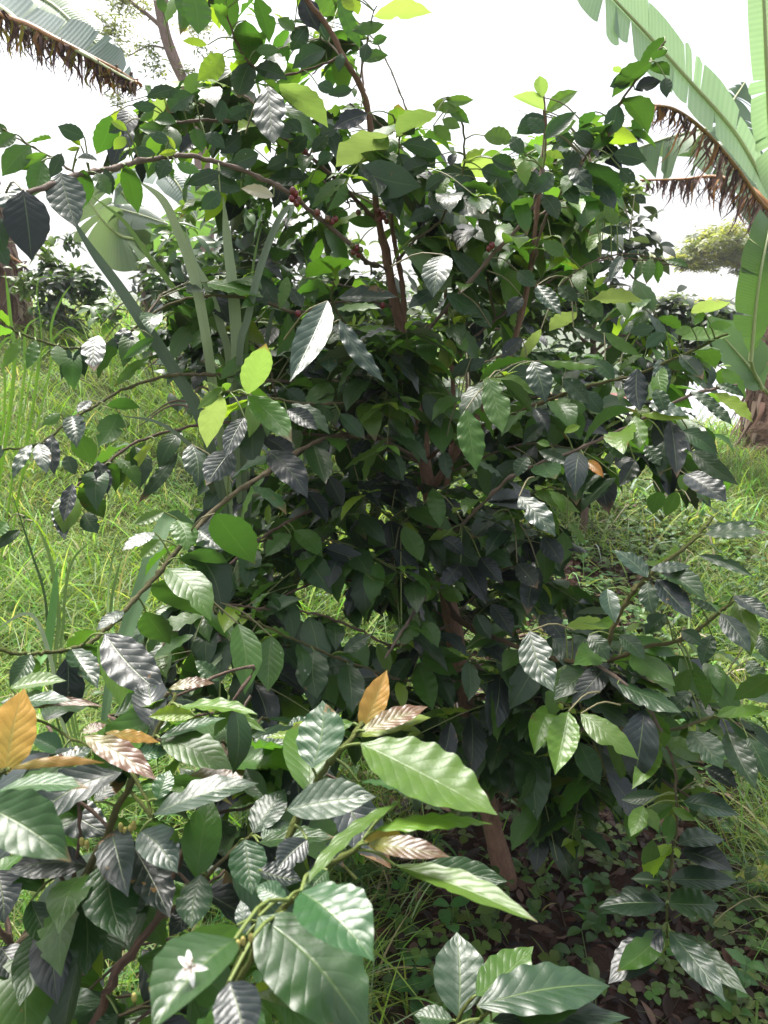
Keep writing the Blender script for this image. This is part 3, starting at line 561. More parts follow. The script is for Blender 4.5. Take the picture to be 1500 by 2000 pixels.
# ---------------------------------------------------------------- the main coffee tree
TR = pxpath('1003 1775 2.0,995 1740 2.02,962 1620 2.03,915 1400 2.05,880 1200 2.07,848 1020 2.08,830 900 2.08,808 770 2.07,785 650 2.04,765 560 2.0,748 470 1.96,735 420 1.93')
TR[0] = at(1003, 1775, 2.0); base = np.array([TR[0][0], TR[0][1], float(ground_z(TR[0][0], TR[0][1]))]); TR[0] = base-[0, 0, .05]
T2 = pxpath('738 430 1.93,728 330 1.86,722 235 1.8,705 170 1.76,672 115 1.72,645 60 1.7,590 -10 1.66,540 -60 1.62')
T3 = pxpath('855 1030 2.1,880 900 2.2,885 760 2.25,872 600 2.25,868 400 2.2')
T4 = pxpath('792 690 2.04,786 560 2.0,770 470 1.97,763 420 1.96')
T5 = pxpath('840 960 2.08,905 860 2.0,985 720 1.95,1030 560 1.92,1050 400 1.9,1065 260 1.85,1060 180 1.82')
HB = [  # hand-set branches: path, start radius, end radius, colour, end colour
 ('738 520 1.95,715 510 1.85,690 482 1.75,640 440 1.68,575 385 1.6,520 352 1.56,450 325 1.5,370 305 1.45,290 312 1.4,215 330 1.34,150 343 1.28,60 372 1.2,-10 380 1.15', .0085, .004, GREYB, None),
 ('150 343 1.28,110 312 1.3,60 285 1.32,20 262 1.34,-15 240 1.36', .003, .0015, BARK, GREENB),
 ('732 428 1.93,690 385 1.86,640 335 1.78,585 290 1.74,540 262 1.7,480 240 1.66,400 235 1.62,330 240 1.6', .008, .003, BARK, None),
 ('765 600 1.98,720 588 1.85,650 592 1.75,580 610 1.7,500 585 1.66,400 578 1.62,320 600 1.6,225 665 1.55,150 680 1.5,100 673 1.48,35 648 1.45,-5 620 1.42', .006, .002, BARK, GREENB),
 ('805 800 2.05,640 760 1.85,480 738 1.7,400 732 1.65,330 733 1.6,240 762 1.55,180 795 1.5,130 828 1.45,70 870 1.4,5 878 1.38', .007, .002, BARK, GREENB),
 ('815 860 2.05,620 850 1.9,480 825 1.75,380 832 1.68,270 862 1.62,200 912 1.56,150 948 1.52,105 990 1.5', .007, .002, BARK, None),
 ('825 900 2.05,720 850 1.85,620 862 1.65,510 930 1.45,430 985 1.32,340 1082 1.2,290 1142 1.15,230 1206 1.1,180 1252 1.05,130 1270 1.02,60 1277 .98,-5 1268 .95', .0085, .0022, BARK, GREENB),
 ('840 950 2.05,700 970 1.9,600 1000 1.8,500 1060 1.75,400 1150 1.7,320 1260 1.65,300 1290 1.62', .006, .003, BARK, None),
 ('790 700 2.02,815 670 1.9,900 570 1.75,960 500 1.68,1000 460 1.64,1040 400 1.6,1062 330 1.58', .0075, .004, GREYB, None),
 ('850 1080 2.05,885 1040 1.85,920 1008 1.7,985 942 1.58,1050 905 1.54,1130 878 1.5,1220 836 1.46,1290 800 1.44,1360 768 1.42,1440 752 1.4', .0065, .003, GREYB, None),
 ('830 900 2.05,900 850 1.92,1000 810 1.8,1060 785 1.72,1150 754 1.66,1230 735 1.6,1330 695 1.55,1420 652 1.5', .0075, .0025, BARK2, GREENB),
 ('1040 520 1.9,1060 440 1.85,1100 370 1.8,1165 275 1.72,1215 195 1.66,1262 128 1.62,1300 80 1.6', .006, .002, BARK, None),
 ('800 760 2.05,900 680 2.0,1000 600 2.1,1090 540 2.2,1200 505 2.3,1330 520 2.4', .006, .002, BARK, None),
 ('1080 570 1.85,1140 520 1.75,1200 498 1.7,1260 500 1.68,1335 516 1.66', .003, .0015, BARK, None),
 ('868 1160 2.05,900 1210 1.9,1000 1260 1.7,1100 1290 1.55,1172 1284 1.4,1205 1210 1.36,1240 1152 1.34,1290 1105 1.36,1350 1060 1.4,1392 1010 1.44', .009, .0035, BARK2, GREENB),
 ('880 1200 2.05,1000 1280 1.8,1100 1310 1.6,1190 1290 1.45,1260 1264 1.42,1330 1250 1.42,1400 1200 1.42,1440 1165 1.44', .008, .003, BARK2, GREENB),
 ('1150 1290 1.5,1195 1318 1.36,1240 1352 1.32,1270 1388 1.3,1292 1428 1.3', .005, .003, GREYB, GREYB),
 ('890 1260 2.05,1000 1360 1.8,1120 1420 1.55,1215 1424 1.42,1310 1426 1.36,1380 1405 1.34,1440 1395 1.34,1500 1385 1.34', .006, .0025, GREYB, GREENB),
 ('1200 1424 1.45,1290 1450 1.36,1318 1500 1.33,1320 1560 1.32,1322 1610 1.32,1315 1660 1.31,1308 1720 1.3,1304 1770 1.3,1302 1835 1.3', .004, .002, BARK, GREENB),
 ('752 1286 1.6,775 1250 1.62,800 1210 1.66,830 1165 1.74,850 1140 1.9,868 1120 2.05', .0035, .006, GREYB, GREYB),
 ('868 1130 2.05,740 1140 1.9,650 1132 1.8,560 1160 1.7,480 1210 1.62', .006, .002, BARK, None),
 ('880 1220 2.05,780 1260 1.8,700 1230 1.68,620 1200 1.62,520 1190 1.58,440 1180 1.55', .005, .002, BARK, None),
 ('900 1330 2.05,800 1330 1.75,700 1300 1.6,600 1260 1.5,500 1215 1.42,465 1200 1.4', .005, .002, BARK, GREENB),
 ('775 520 1.97,800 480 1.85,860 430 1.75,900 350 1.7,905 250 1.66,880 190 1.62', .005, .002, BARK, GREENB),
 ('765 450 1.95,770 380 1.85,775 320 1.75,780 270 1.7,768 225 1.68', .0035, .002, BARK, GREENB),
 ('700 165 1.76,712 110 1.72,722 50 1.7,735 10 1.68', .003, .0015, BARK2, GREENB),
 ('665 110 1.72,620 130 1.7,560 145 1.66,510 140 1.62,470 100 1.6,440 20 1.58', .004, .002, BARK2, None),
 ('905 1370 2.05,1000 1400 1.8,1060 1390 1.6,1090 1372 1.5,1130 1390 1.45', .005, .002, BARK, GREENB),
 ('850 1020 2.08,930 1030 1.9,1000 990 1.75,1060 955 1.65,1110 960 1.6', .004, .002, BARK, GREENB),
 ('812 720 2.05,740 690 1.85,690 650 1.7,650 590 1.55,655 545 1.5', .004, .002, BARK, GREENB),
 ('812 780 2.05,740 780 1.8,620 790 1.6,540 780 1.45,480 770 1.36,440 765 1.32', .005, .002, BARK, GREENB),
 ('820 810 2.05,880 790 1.8,940 745 1.6,985 735 1.45', .004, .002, BARK, GREENB),
]
SP = {0: [(330, 520), (590, 700)], 100: [(430, 560), (600, 700)], 150: [(400, 560), (600, 690)], 200: [(290, 700)], 250: [(230, 900), (1000, 1240)], 300: [(180, 980), (1000, 1250)], 350: [(160, 730), (740, 1240)],
 400: [(380, 720), (740, 1200)], 450: [(480, 1180)], 500: [(540, 1160)], 550: [(400, 1180)], 600: [(300, 1260)], 650: [(230, 1380)], 700: [(220, 1420)], 750: [(390, 1440)], 800: [(400, 1440)],
 850: [(430, 1420)], 900: [(440, 1420)], 950: [(400, 1400)], 1000: [(360, 1120)], 1050: [(400, 1110)], 1100: [(420, 700), (700, 1100)], 1150: [(320, 560), (700, 1130)], 1200: [(320, 560), (760, 1200)], 1250: [(240, 640), (780, 1460)],
 1300: [(200, 1490)], 1350: [(240, 1500)], 1400: [(300, 1500)], 1450: [(320, 1500)], 1500: [(900, 1440)], 1550: [(980, 1380)], 1600: [(1020, 1150)], 1650: [(1040, 1120)], 1700: []}
def in_env(px, py):
    k = int(round(py/50.0)*50); k = k if k in SP else (100 if k == 50 else None)
    return k is not None and any(a <= px <= b for a, b in SP[k])
WIN = [(765, 545, 22, 100), (760, 640, 18, 30), (985, 1680, 34, 80), (575, 390, 22, 30), (640, 440, 22, 30), (700, 560, 26, 30), (720, 200, 14, 80), (590, 1180, 30, 30),  (620, 480, 26, 22), (1250, 960, 60, 60)]
def cull_main(C):
    px, py, z = proj(C); k = np.array([in_env(a, b) for a, b in zip(px, py)], bool)
    for cx, cy, hx, hy in WIN: k &= ~((abs(px-cx) < hx) & (abs(py-cy) < hy) & (z < 2.15))
    k &= z > 1.55
    k &= ~((py < 470) & (np.sin(px*.31+py*.17)*np.cos(px*.13-py*.29) > .22+.7*(py > 250)*(px > 860)))
    return k
def cull_win(C):
    px, py, z = proj(C); k = (z > 1.0) & ((px < 430) | (py > 1020) | np.array([in_env(a, b) for a, b in zip(px, py)], bool))
    for cx, cy, hx, hy in WIN: k &= ~((abs(px-cx) < hx) & (abs(py-cy) < hy))
    return k & (np.random.default_rng(len(C)).random(len(C)) < .75)
def gen_targets(n, spans, dlo, dhi, r, mind=70):
    out = []; ys = [k for k, v in spans.items() if v]; tries = 0
    while len(out) < n and tries < 20000:
        tries += 1; y = ys[r.integers(len(ys))]; a, b = spans[y][r.integers(len(spans[y]))]
        p = (r.uniform(a, b), y+r.uniform(-25, 25))
        if all(math.hypot(p[0]-q[0], p[1]-q[1]) > mind for q in out): out.append((*p, r.uniform(dlo, dhi)))
    return out
def auto_branch(T, limbs, r, sag=.12, r0=.0045):
    """branch from the nearest lower limb point, arching out to the target point T"""
    d = np.linalg.norm((limbs-T)*[1, 1, .75], axis=1)+np.maximum(0, limbs[:, 2]-T[2]-.05)*.9; S0 = limbs[int(np.argmin(d+r.uniform(0, .12, len(d))))]
    m = (S0+T)/2; ln = np.linalg.norm(T-S0); m = m+np.array([r.normal(0, .04), r.normal(0, .04), sag*ln+.02])
    return dict(P=[S0, m, T], r0=r0, r1=.002, c=BARK, c2=GREENB if r.random() < .5 else None)
r0 = np.random.default_rng(3)
br = [dict(P=pxpath(s), r0=a, r1=b, c=c, c2=c2, hand=True) for s, a, b, c, c2 in HB]
limbs = np.vstack([resample(T, 40) for T in (TR, T2, T3, T4, T5)]+[resample(b['P'], 25)[4:20] for b in br[:17]])
limbs = limbs[limbs[:, 2] > .25]
lower = {k: v for k, v in SP.items() if k >= 1250}; upper = {k: v for k, v in SP.items() if k < 1250}
tg = gen_targets(50, upper, 1.78, 2.6, r0, 80)+gen_targets(16, lower, 1.55, 2.2, r0, 75)
br += [auto_branch(at(*q), limbs, r0) for q in tg]
def side_twigs(b, Q, r, n, lo=.10, hi=.28):
    out = []; T = unit(np.gradient(Q, axis=0))
    for k in range(n):
        i = int(len(Q)*r.uniform(.25, .97)); i = min(i, len(Q)-1); side = unit(np.cross(T[i], [0, 0, 1.])+1e-6)*(1 if k % 2 else -1)
        d = unit(side*r.uniform(.5, 1)+T[i]*r.uniform(.1, .8)+np.array([0, 0, r.uniform(-.5, .6)])); l = r.uniform(lo, hi)
        P = resample([Q[i], Q[i]+d*l*.5+[0, 0, .01], Q[i]+d*l-[0, 0, .04*l]], 12); out.append(P)
    return out
def fill_main(b, Q, r):
    if b.get('hand'):
        return fill_leaves(Q, r, .115, .3, .07, cull_main if r.random() < .4 else cull_win, .16, .45)
    out = fill_leaves(Q, r, .14, .2, .048, cull_main, .05, .55)
    if len(out) > 3:
        for P in side_twigs(b, Q, r, 11, .10, .34):
            q = fill_leaves(P, r, .13, .25, .055, cull_main, .07, .55)
            if len(q) > 2: out += q; tube(b['F'], P, np.linspace(.0018, .001, 12), BARK, 5, GREENB)
    return out
HM = hero_leaves(MAIN, 1.25, 1.72, 5, np.vstack([resample(b['P'], 60) for b in br[:32]]))
tree = coffee_plant('coffee_tree', 'large bushy coffee tree with glossy dark leaves and red cherries in the middle', 'coffee tree', base,
    [(TR, .031, .009), (T2, .0085, .005), (T3, .011, .004), (T4, .008, .005), (T5, .011, .004)], br, HM, fill_main, 1)
# ripe cherries sit against the branch nodes
def cherry_mat():
    t = NT('coffee_cherry'); a = t.new('ShaderNodeAttribute', attribute_name='col').outputs['Color']
    t.l.new(t.bsdf(t.mix(t.noise(t.geo('Position'), 60, 2), a, t.mix(1.0, a, (.6, .5, .6), 'MULTIPLY')), .28, .6, .3), t.out.inputs[0]); return t.m
M_CH = cherry_mat()
def ball(mb, c, rad, col, stretch=1.15, n=10):
    th = np.linspace(0, np.pi, n); ph = np.linspace(0, 2*np.pi, n+4, endpoint=False)
    V = np.stack([np.outer(np.sin(th), np.cos(ph)), np.outer(np.sin(th), np.sin(ph)), np.outer(np.cos(th), np.ones_like(ph))*stretch], -1)*rad
    mb.add(V.reshape(-1, 3)+c, grid_faces(n, n+4, closed=True), col)
for x, y, bi, red in [(577, 378, 0, 1), (570, 388, 0, 1), (583, 390, 0, .8), (579, 397, 0, .9), (648, 433, 0, 1), (640, 428, 0, .5), (696, 484, 0, 1), (690, 492, 0, .8), (704, 488, 0, .1), (688, 480, 0, .2),
                      (746, 418, 2, 1), (742, 428, 2, .9), (750, 424, 2, .9), (747, 597, 3, 1.3), (582, 613, 3, 1), (961, 479, 8, 1), (700, 415, 2, .7), (655, 428, 0, .9), (572, 372, 0, .9), (668, 345, 2, 1), (596, 296, 2, .9), (620, 415, 0, .8), (738, 412, 2, .9), (755, 432, 2, .8), (955, 485, 8, .9), (700, 497, 0, .9)]:
    Q = resample(br[bi]['P'], 120); qx, qy, qz = proj(Q); j = int(np.argmin((qx-x)**2+(qy-y)**2)); c = at(x, y, qz[j]-.012)
    m = MB(); ball(m, c, .0070, (.20*red+.10*(1-min(red, 1)), .012+.15*(1-min(red, 1)), .02, 0)); petiole(m, Q[j], c, .0012)
    m.build('cherry', M_CH, br[bi]['obj'])

# ---------------------------------------------------------------- the coffee bush right in front
FB = [
 ('20 2080 .95,18 1960 .95,14 1880 .95,30 1850 .93,100 1790 .9,160 1720 .88,200 1640 .87,235 1570 .86,265 1515 .86,300 1440 .87,330 1385 .88,342 1358 .9', .010, .0025, BARK, GREENB),
 ('140 2100 .85,200 1960 .84,235 1890 .84,300 1805 .86,330 1730 .9,372 1615 .95,410 1540 1.0,440 1478 1.02,462 1415 1.05,490 1360 1.06', .009, .002, BARK2, GREYB),
 ('330 2150 .75,420 1980 .72,500 1800 .7,560 1640 .72,612 1545 .74,640 1495 .76,662 1468 .78,695 1432 .8,706 1415 .82', .006, .0028, GREENB, GREENB),
 ('330 2150 .75,450 1950 .66,520 1820 .64,590 1740 .63,640 1690 .64,700 1655 .66', .005, .0025, GREENB, GREENB),
 ('-60 2050 .6,-80 1800 .58,-40 1600 .58,-10 1520 .6,15 1500 .6', .006, .002, BARK, GREENB),
 ('30 1860 .93,-20 1780 .9,-40 1650 .88,-30 1560 .85', .006, .002, BARK, None),
 ('300 1805 .86,370 1750 .85,430 1680 .86,480 1640 .88,540 1560 .92', .004, .002, BARK, GREENB),
 ('250 1540 .86,300 1600 .8,250 1500 .84,160 1450 .86,60 1400 .9', .003, .0015, GREENB, GREENB),
]
fbr = [dict(P=pxpath(s), r0=a, r1=b, c=c, c2=c2) for s, a, b, c, c2 in FB]
FT = [pxpath('20 2400 1.05,20 2080 .95'), pxpath('20 2080 .95,80 2150 .9,140 2100 .85'), pxpath('20 2150 .97,200 2250 .85,330 2150 .75')]
fb0 = at(60, 2300, 1.15); FT[0] = np.array([[fb0[0], fb0[1], -.05], at(20, 2400, 1.0), at(20, 2080, .95)]); FT[1] = np.array([at(20, 2400, 1.0), at(100, 2250, .9), at(140, 2100, .85)])
FT[2] = np.array([at(20, 2400, 1.0), at(180, 2300, .85), at(330, 2150, .75)])
FT.append(np.array([at(20, 2400, 1.0), at(-60, 2250, .75), at(-60, 2050, .6)]))
FSP = {1400: [(20, 560)], 1450: [(0, 680)], 1500: [(0, 700)], 1550: [(0, 780)], 1600: [(0, 720)], 1650: [(0, 700)], 1700: [(0, 700)], 1750: [(0, 700)], 1800: [(0, 660)], 1850: [(0, 640)], 1900: [(0, 640)], 1950: [(0, 680)]}
def cull_fore(C):
    px, py, z = proj(C); out = []
    for a, b, c in zip(px, py, z):
        k = int(round(b/50)*50); out.append((b > 1980) or (k in FSP and any(l <= a <= h for l, h in FSP[k]) and c > .8))
    k = np.array(out, bool)
    for cx, cy, hx, hy in [(60, 1800, 50, 60), (250, 1900, 50, 70), (225, 1590, 20, 60), (110, 1470, 90, 40), (500, 1400, 60, 40)]: k &= ~((abs(px-cx) < hx) & (abs(py-cy) < hy))
    return k
fl = np.vstack([resample(b['P'], 20) for b in fbr[:4]])
fbr += [auto_branch(at(*q), fl, r0, .1, .003) for q in gen_targets(34, FSP, .92, 1.35, r0, 70)]
def fill_fore(b, Q, r): return fill_leaves(Q, r, .12, .3, .055, cull_fore, .04, .5)
HF = hero_leaves(FORE, .62, 1.1, 8, np.vstack([resample(b['P'], 60) for b in fbr[:8]]))
bush = coffee_plant('coffee_bush', 'coffee bush close in front at lower left with bronze new leaves and a white blossom', 'coffee bush', (fb0[0], fb0[1], 0),
    [(FT[0], .016, .011), (FT[1], .012, .009), (FT[2], .010, .007), (FT[3], .009, .006)], fbr, HF, fill_fore, 2, GREENB)
t = NT('petal'); bs = t.bsdf((.86, .85, .80), .45, .4); tl = t.new('ShaderNodeBsdfTranslucent'); tl.inputs[0].default_value = (.85, .84, .78, 1)
mx = t.new('ShaderNodeMixShader'); mx.inputs[0].default_value = .3; t.l.new(bs, mx.inputs[1]); t.l.new(tl.outputs[0], mx.inputs[2]); t.l.new(mx.outputs[0], t.out.inputs[0]); M_PET = t.m
fc = at(372, 1890, .44); nn = unit(-ray(372, 1890)+np.array([-.15, 0, .45])); e1 = unit(np.cross(nn, [0, 0, 1])); e2 = np.cross(nn, e1)
m = MB()
for a in (78, 150, 222, 258, 8):
    a = math.radians(a); m_a = -math.cos(a)*e1+math.sin(a)*e2
    u, s = np.meshgrid(np.linspace(0, 1, 9), np.linspace(-1, 1, 5), indexing='ij'); w = .0017*np.sin(np.pi*u**.8)**.7+.0004*(1-u)
    P = fc+(u*.0105)[..., None]*m_a+(s*w)[..., None]*np.cross(nn, m_a)+((.0014*u*(1-u)*4-.002*u**2+.0006*s*s)[..., None])*nn
    m.add(P.reshape(-1, 3), grid_faces(9, 5), (1, 1, 1, 0))
tube(m, resample([fc-nn*.016-e2*.004, fc-nn*.008, fc], 6), .0009, (1, 1, 1, 0), 6)
fl_o = m.build('blossom', M_PET, fbr[3]['obj'])
m = MB()
for k in range(5):
    a = k*1.256+.6; q = fc+.003*(math.cos(a)*e1+math.sin(a)*e2)+nn*.0035; tube(m, [fc, q], .0003, (.6, .45, .3, 0), 4); ball(m, q, .0006, (.5, .33, .2, 0), 2.0, 5)
m.build('stamen', M_BARK, fl_o)
for x, y, d, bi in [(262, 1400+212, .84, 0), (236, 1616, .84, 0), (245, 1625, .84, 0), (210, 1650, .86, 0), (222, 1655, .86, 0), (160, 1645, .86, 0), (170, 1650, .86, 0), (465, 1845, .5, 3), (475, 1838, .5, 3), (490, 1832, .5, 3), (296, 1932, .5, 3), (262, 1948, .52, 3), (455, 1850, .5, 3), (880, 1984, .8, 3), (255, 1620, .84, 0)]:
    if x > 800: continue
    m = MB(); c = at(x, y, d); ball(m, c, .0028*d/.8, (.50, .48, .16, 0), 2.2, 7); tube(m, [c-np.array([0, 0, .008]), c], .0008, GREENB, 4)
    m.build('flower_bud', M_BARK, fbr[bi]['obj'])
# ---------------------------------------------------------------- the low sapling at the bottom edge
sb = at(895, 2150, 1.05); gz = float(ground_z(sb[0], sb[1]))
sbr = [dict(P=np.array([at(892, 2050, .86), at(893, 2010, .85), at(898, 1985, .85), at(912, 1960, .85), at(926, 1946, .85)]), r0=.004, r1=.002, c=GREENB, c2=GREENB),
       dict(P=np.array([at(892, 2050, .86), at(920, 2010, .83), at(945, 1985, .8), at(960, 1975, .8)]), r0=.003, r1=.002, c=GREENB)]
coffee_plant('coffee_sapling', 'low coffee sapling with ribbed blue-green leaves cut off by the bottom edge', 'coffee sapling', (sb[0], sb[1], gz),
    [(np.array([[sb[0], sb[1], gz-.03], (at(892, 2050, .86)+[sb[0], sb[1], gz])/2, at(892, 2050, .86)]), .006, .004)], sbr, hero_leaves(SAPL, .7, .9, 9),
    lambda b, Q, r: fill_leaves(Q, r, .1, .1, .04, lambda C: proj(C)[1] > 1975, .1, .5), 4, GREENB)
# ---------------------------------------------------------------- tall broad-bladed grass clumps
def ribbon(name, P, w, col, parent, mat=M_BLADE, n=40, face=None, fold=.22, tipw=.05, twist=0.0):
    Q = resample(P, n); T = unit(np.gradient(Q, axis=0)); face = np.array(face if face is not None else [0, -1, .35]); Bn = unit(np.cross(T, face)); Nn = np.cross(Bn, T)
    u = np.linspace(0, 1, n); ww = w*np.interp(u, [0, .25, .6, .85, 1], [.35, .9, 1, .7, tipw]); s = np.linspace(-1, 1, 7)
    tw = twist*u; c_, s_ = np.cos(tw)[:, None], np.sin(tw)[:, None]; B2 = Bn*c_+Nn*s_; N2 = Nn*c_-Bn*s_
    V = Q[:, None]+B2[:, None]*(s[None, :, None]*ww[:, None, None]*.5)+N2[:, None]*(fold*np.abs(s)[None, :, None]*ww[:, None, None]*.5)
    m = MB(); uv = np.stack([np.repeat(u, 7), np.tile((s+1)/2, n)], -1); m.add(V.reshape(-1, 3), grid_faces(n, 7), (*col, .22), uv); return m.build(name, mat, parent)
gb = at(470, 1262, 2.05); gz = float(ground_z(gb[0], gb[1])); base = np.array([gb[0], gb[1], gz])
clump = thing('grass_clump', 'clump of tall grey-green strap grass fanning up through the left side of the coffee tree', 'grass clump', base)
BG_, PG_, GG_ = (.085, .115, .10), (.17, .215, .165), (.09, .15, .05)
for s, w, c in [
 ('450 1100 1.9,425 930 1.75,388 810 1.68,335 715 1.62,285 640 1.58,232 560 1.55,180 490 1.52,128 405 1.5', .032, (.055, .08, .07)),
 ('470 1000 1.9,452 760 1.85,405 660 1.8,345 570 1.75,290 500 1.7,240 430 1.68,172 378 1.65', .016, GG_),
 ('455 1050 1.9,420 780 1.7,402 650 1.62,380 540 1.58,350 455 1.55,318 390 1.52,268 352 1.5', .029, PG_),
 ('470 1050 1.9,450 730 1.75,432 640 1.7,405 560 1.68,378 510 1.66,362 440 1.66', .022, PG_),
 ('475 1050 1.9,465 740 1.7,458 600 1.66,445 480 1.64,436 384 1.62', .031, PG_),
 ('480 1050 1.9,468 720 1.66,485 620 1.62,510 520 1.6,545 430 1.58,570 404 1.57,560 440 1.55', .022, BG_),
 ('480 1050 1.95,480 720 1.85,492 540 1.8,512 430 1.78', .010, GG_),
 ('485 1050 1.95,515 720 1.9,530 620 1.9,548 560 1.9', .014, BG_),
 ('450 1150 1.9,430 930 1.75,370 868 1.65,310 826 1.6,230 811 1.58', .011, BG_),
 ('460 1180 1.9,420 1090 1.7,345 1010 1.55,310 1050 1.45,285 1130 1.4,245 1240 1.35,215 1340 1.3,190 1500 1.26', .038, (.07, .13, .075)),
 ('480 1180 1.95,500 1130 1.9,480 1000 1.9,455 900 1.9', .008, GG_), ('490 1180 1.95,560 1230 1.8,575 1300 1.7', .010, BG_),
 ('465 1200 1.95,500 1215 1.75,455 1260 1.6,385 1335 1.5,345 1420 1.45', .012, PG_), ('470 1180 1.95,390 1330 1.6,330 1480 1.5', .012, GG_), ('500 1190 1.95,620 1000 1.9,640 930 1.9', .008, GG_), ('455 1170 1.9,470 1080 1.9,500 1000 1.9', .008, GG_)]:
    P = np.vstack([base+np.array([rng.normal(0, .03), rng.normal(0, .03), -.02]), pxpath(s)]); ribbon('blade', P, w*.84, c, clump, twist=rng.uniform(-.5, .5))
gb = at(120, 1480, 1.6); gz = float(ground_z(gb[0], gb[1]+.3)); base = np.array([gb[0], gb[1]+.3, gz])
cl2 = thing('grass_clump', 'loose clump of long dark green grass blades standing in the turf at the left edge', 'grass clump', base)
for s, w, c in [('110 1400 1.7,90 1180 1.65,62 1080 1.65,22 960 1.62', .006, (.03, .06, .02)), ('120 1400 1.7,115 1200 1.68,98 1090 1.66,72 1022 1.64', .010, GG_), ('85 1380 1.6,95 1260 1.6,105 1180 1.6,112 1105 1.6', .020, (.07, .17, .05)),
                ('130 1400 1.7,125 1200 1.68,140 1100 1.66,180 1055 1.64', .007, GG_), ('140 1400 1.8,205 1250 1.9,222 1150 1.9,240 1080 1.9', .009, GG_), ('125 1420 1.6,100 1290 1.5,60 1200 1.5,-10 1230 1.5', .009, PG_), ('150 1420 1.7,200 1300 1.7,215 1120 1.8,235 1030 1.8', .006, GG_)]:
    P = np.vstack([base+np.array([rng.normal(0, .03), rng.normal(0, .03), -.02]), pxpath(s)]); ribbon('blade', P, w, c, cl2)
# stalks of wild grass in front of the left slope
gb = np.array([-1.75, 3.1, 0]); gb[2] = float(ground_z(gb[0], gb[1])); cl3 = thing('grass_clump', 'bright tall grass stalks rising at the far left in front of the dead banana trunk', 'grass clump', gb)
for s, w in [('25 760 3.1,20 620 3.1,10 530 3.1', .018), ('45 760 3.1,48 700 3.1,52 640 3.1,85 615 3.1', .012), ('70 760 3.1,70 690 3.1,68 630 3.1', .014), ('75 740 3.1,72 560 3.1,100 542 3.1,125 540 3.1', .005), ('90 760 3.1,100 640 3.1,120 585 3.1,140 555 3.1', .010), ('55 760 3.1,85 690 3.1,130 640 3.1,165 660 3.1', .008), ('10 780 3.1,-5 700 3.1,15 660 3.1,38 670 3.1', .012)]:
    ribbon('blade', np.vstack([gb+rng.normal(0, .05, 3)*[1, 1, 0], pxpath(s)]), w, (.13, .26, .03), cl3, M_GRASS, 20)
# ---------------------------------------------------------------- banana plants
M_BAN = None
def banana_mat():
    t = NT('banana_leaf'); a = t.new('ShaderNodeAttribute', attribute_name='col'); col, tr = a.outputs['Color'], a.outputs['Alpha']; u, v = t.uv()
    w = t.math('MULTIPLY_ADD', t.math('SINE', t.math('MULTIPLY', u, 420.0)), .5, .5); n = t.noise(t.geo('Position'), 3, 3)
    c = t.mix(t.math('MULTIPLY', w, .18), col, t.mix(1.0, col, (1.7, 1.6, 1.6), 'MULTIPLY')); c = t.mix(t.math('MULTIPLY', t.math('SUBTRACT', n, .4, clamp=True), 1.2), c, t.mix(1.0, c, (.7, .8, .7), 'MULTIPLY'))
    b = t.bsdf(c, .42, .45, 0, t.bump(w, .35, .004)); tl = t.new('ShaderNodeBsdfTranslucent'); t.l.new(t.mix(1.0, c, (1.6, 1.7, 1.1), 'MULTIPLY'), tl.inputs[0])
    mx = t.new('ShaderNodeMixShader'); t.l.new(tr, mx.inputs[0]); t.l.new(b, mx.inputs[1]); t.l.new(tl.outputs[0], mx.inputs[2]); t.l.new(mx.outputs[0], t.out.inputs[0]); return t.m
M_BAN = banana_mat()
def banana_leaf(parent, P, w, col, r, face=(0, -1, .5), tears=6, droop=.25, tr=.35, rib=(.42, .46, .24, 0), ribr=.018, dead=0, wl=1, wr=1, prof=((0, .12, .35, .8, 1), (.1, .8, 1, .85, .05)), name='leaf'):
    """torn banana leaf on a midrib P: each side is cut into strips that droop a little differently"""
    n = 90; Q = resample(P, n); T = unit(np.gradient(Q, axis=0)); f = np.array(face, float); Bn = unit(np.cross(T, f)); Nn = np.cross(Bn, T); m = MB(); u = np.linspace(0, 1, n); ww = w*np.interp(u, *prof)
    for sg, wk in ((1, wl), (-1, wr)):
        if wk <= 0: continue
        cuts = sorted(set([0, n-1]+[int(q) for q in r.uniform(3, n-4, tears)]))
        for a, b in zip(cuts[:-1], cuts[1:]):
            if b-a < 1: continue
            idx = np.arange(a, b+1); dz = droop*r.uniform(.6, 1.5); sh = r.uniform(.80, 1.06); sl = r.uniform(-.16, .24); s = np.linspace(0, 1, 7)
            g = np.linspace(0, 1, len(idx)); edge = 1-.05*np.abs(g-.5)*2*(1 if tears else 0)
            pin = 1-.06*(np.abs(g-.5)*2)**4
            X = Q[idx][:, None]+sg*Bn[idx][:, None]*(s[None, :, None]*(ww[idx]*wk*sh*edge*pin)[:, None, None])+T[idx][:, None]*(s[None, :, None]*ww[idx][:, None, None]*(.25+sl))
            gap = (g-.5)*-.06*(b-a)/n*np.linalg.norm(Q[-1]-Q[0])
            X = X+T[idx][:, None]*(gap[:, None, None]*(s**1.2)[None, :, None])
            X = X+Nn[idx][:, None]*((.22*s-.1)*ww[idx][:, None])[..., None]*.6; X[..., 2] -= dz*(s**2)[None]*ww[idx][:, None]
            uv = np.stack([np.repeat(u[idx], 7), np.tile(s, len(idx))], -1); cc = np.array(col)*r.uniform(.85, 1.15)
            m.add(X.reshape(-1, 3), grid_faces(len(idx), 7), (*cc, tr), uv)
    o = m.build(name, M_BAN, parent)
    m = MB(); tube(m, Q, np.linspace(ribr, ribr*.25, n), rib, 7); m.build('midrib', M_BLADEM, o); return o
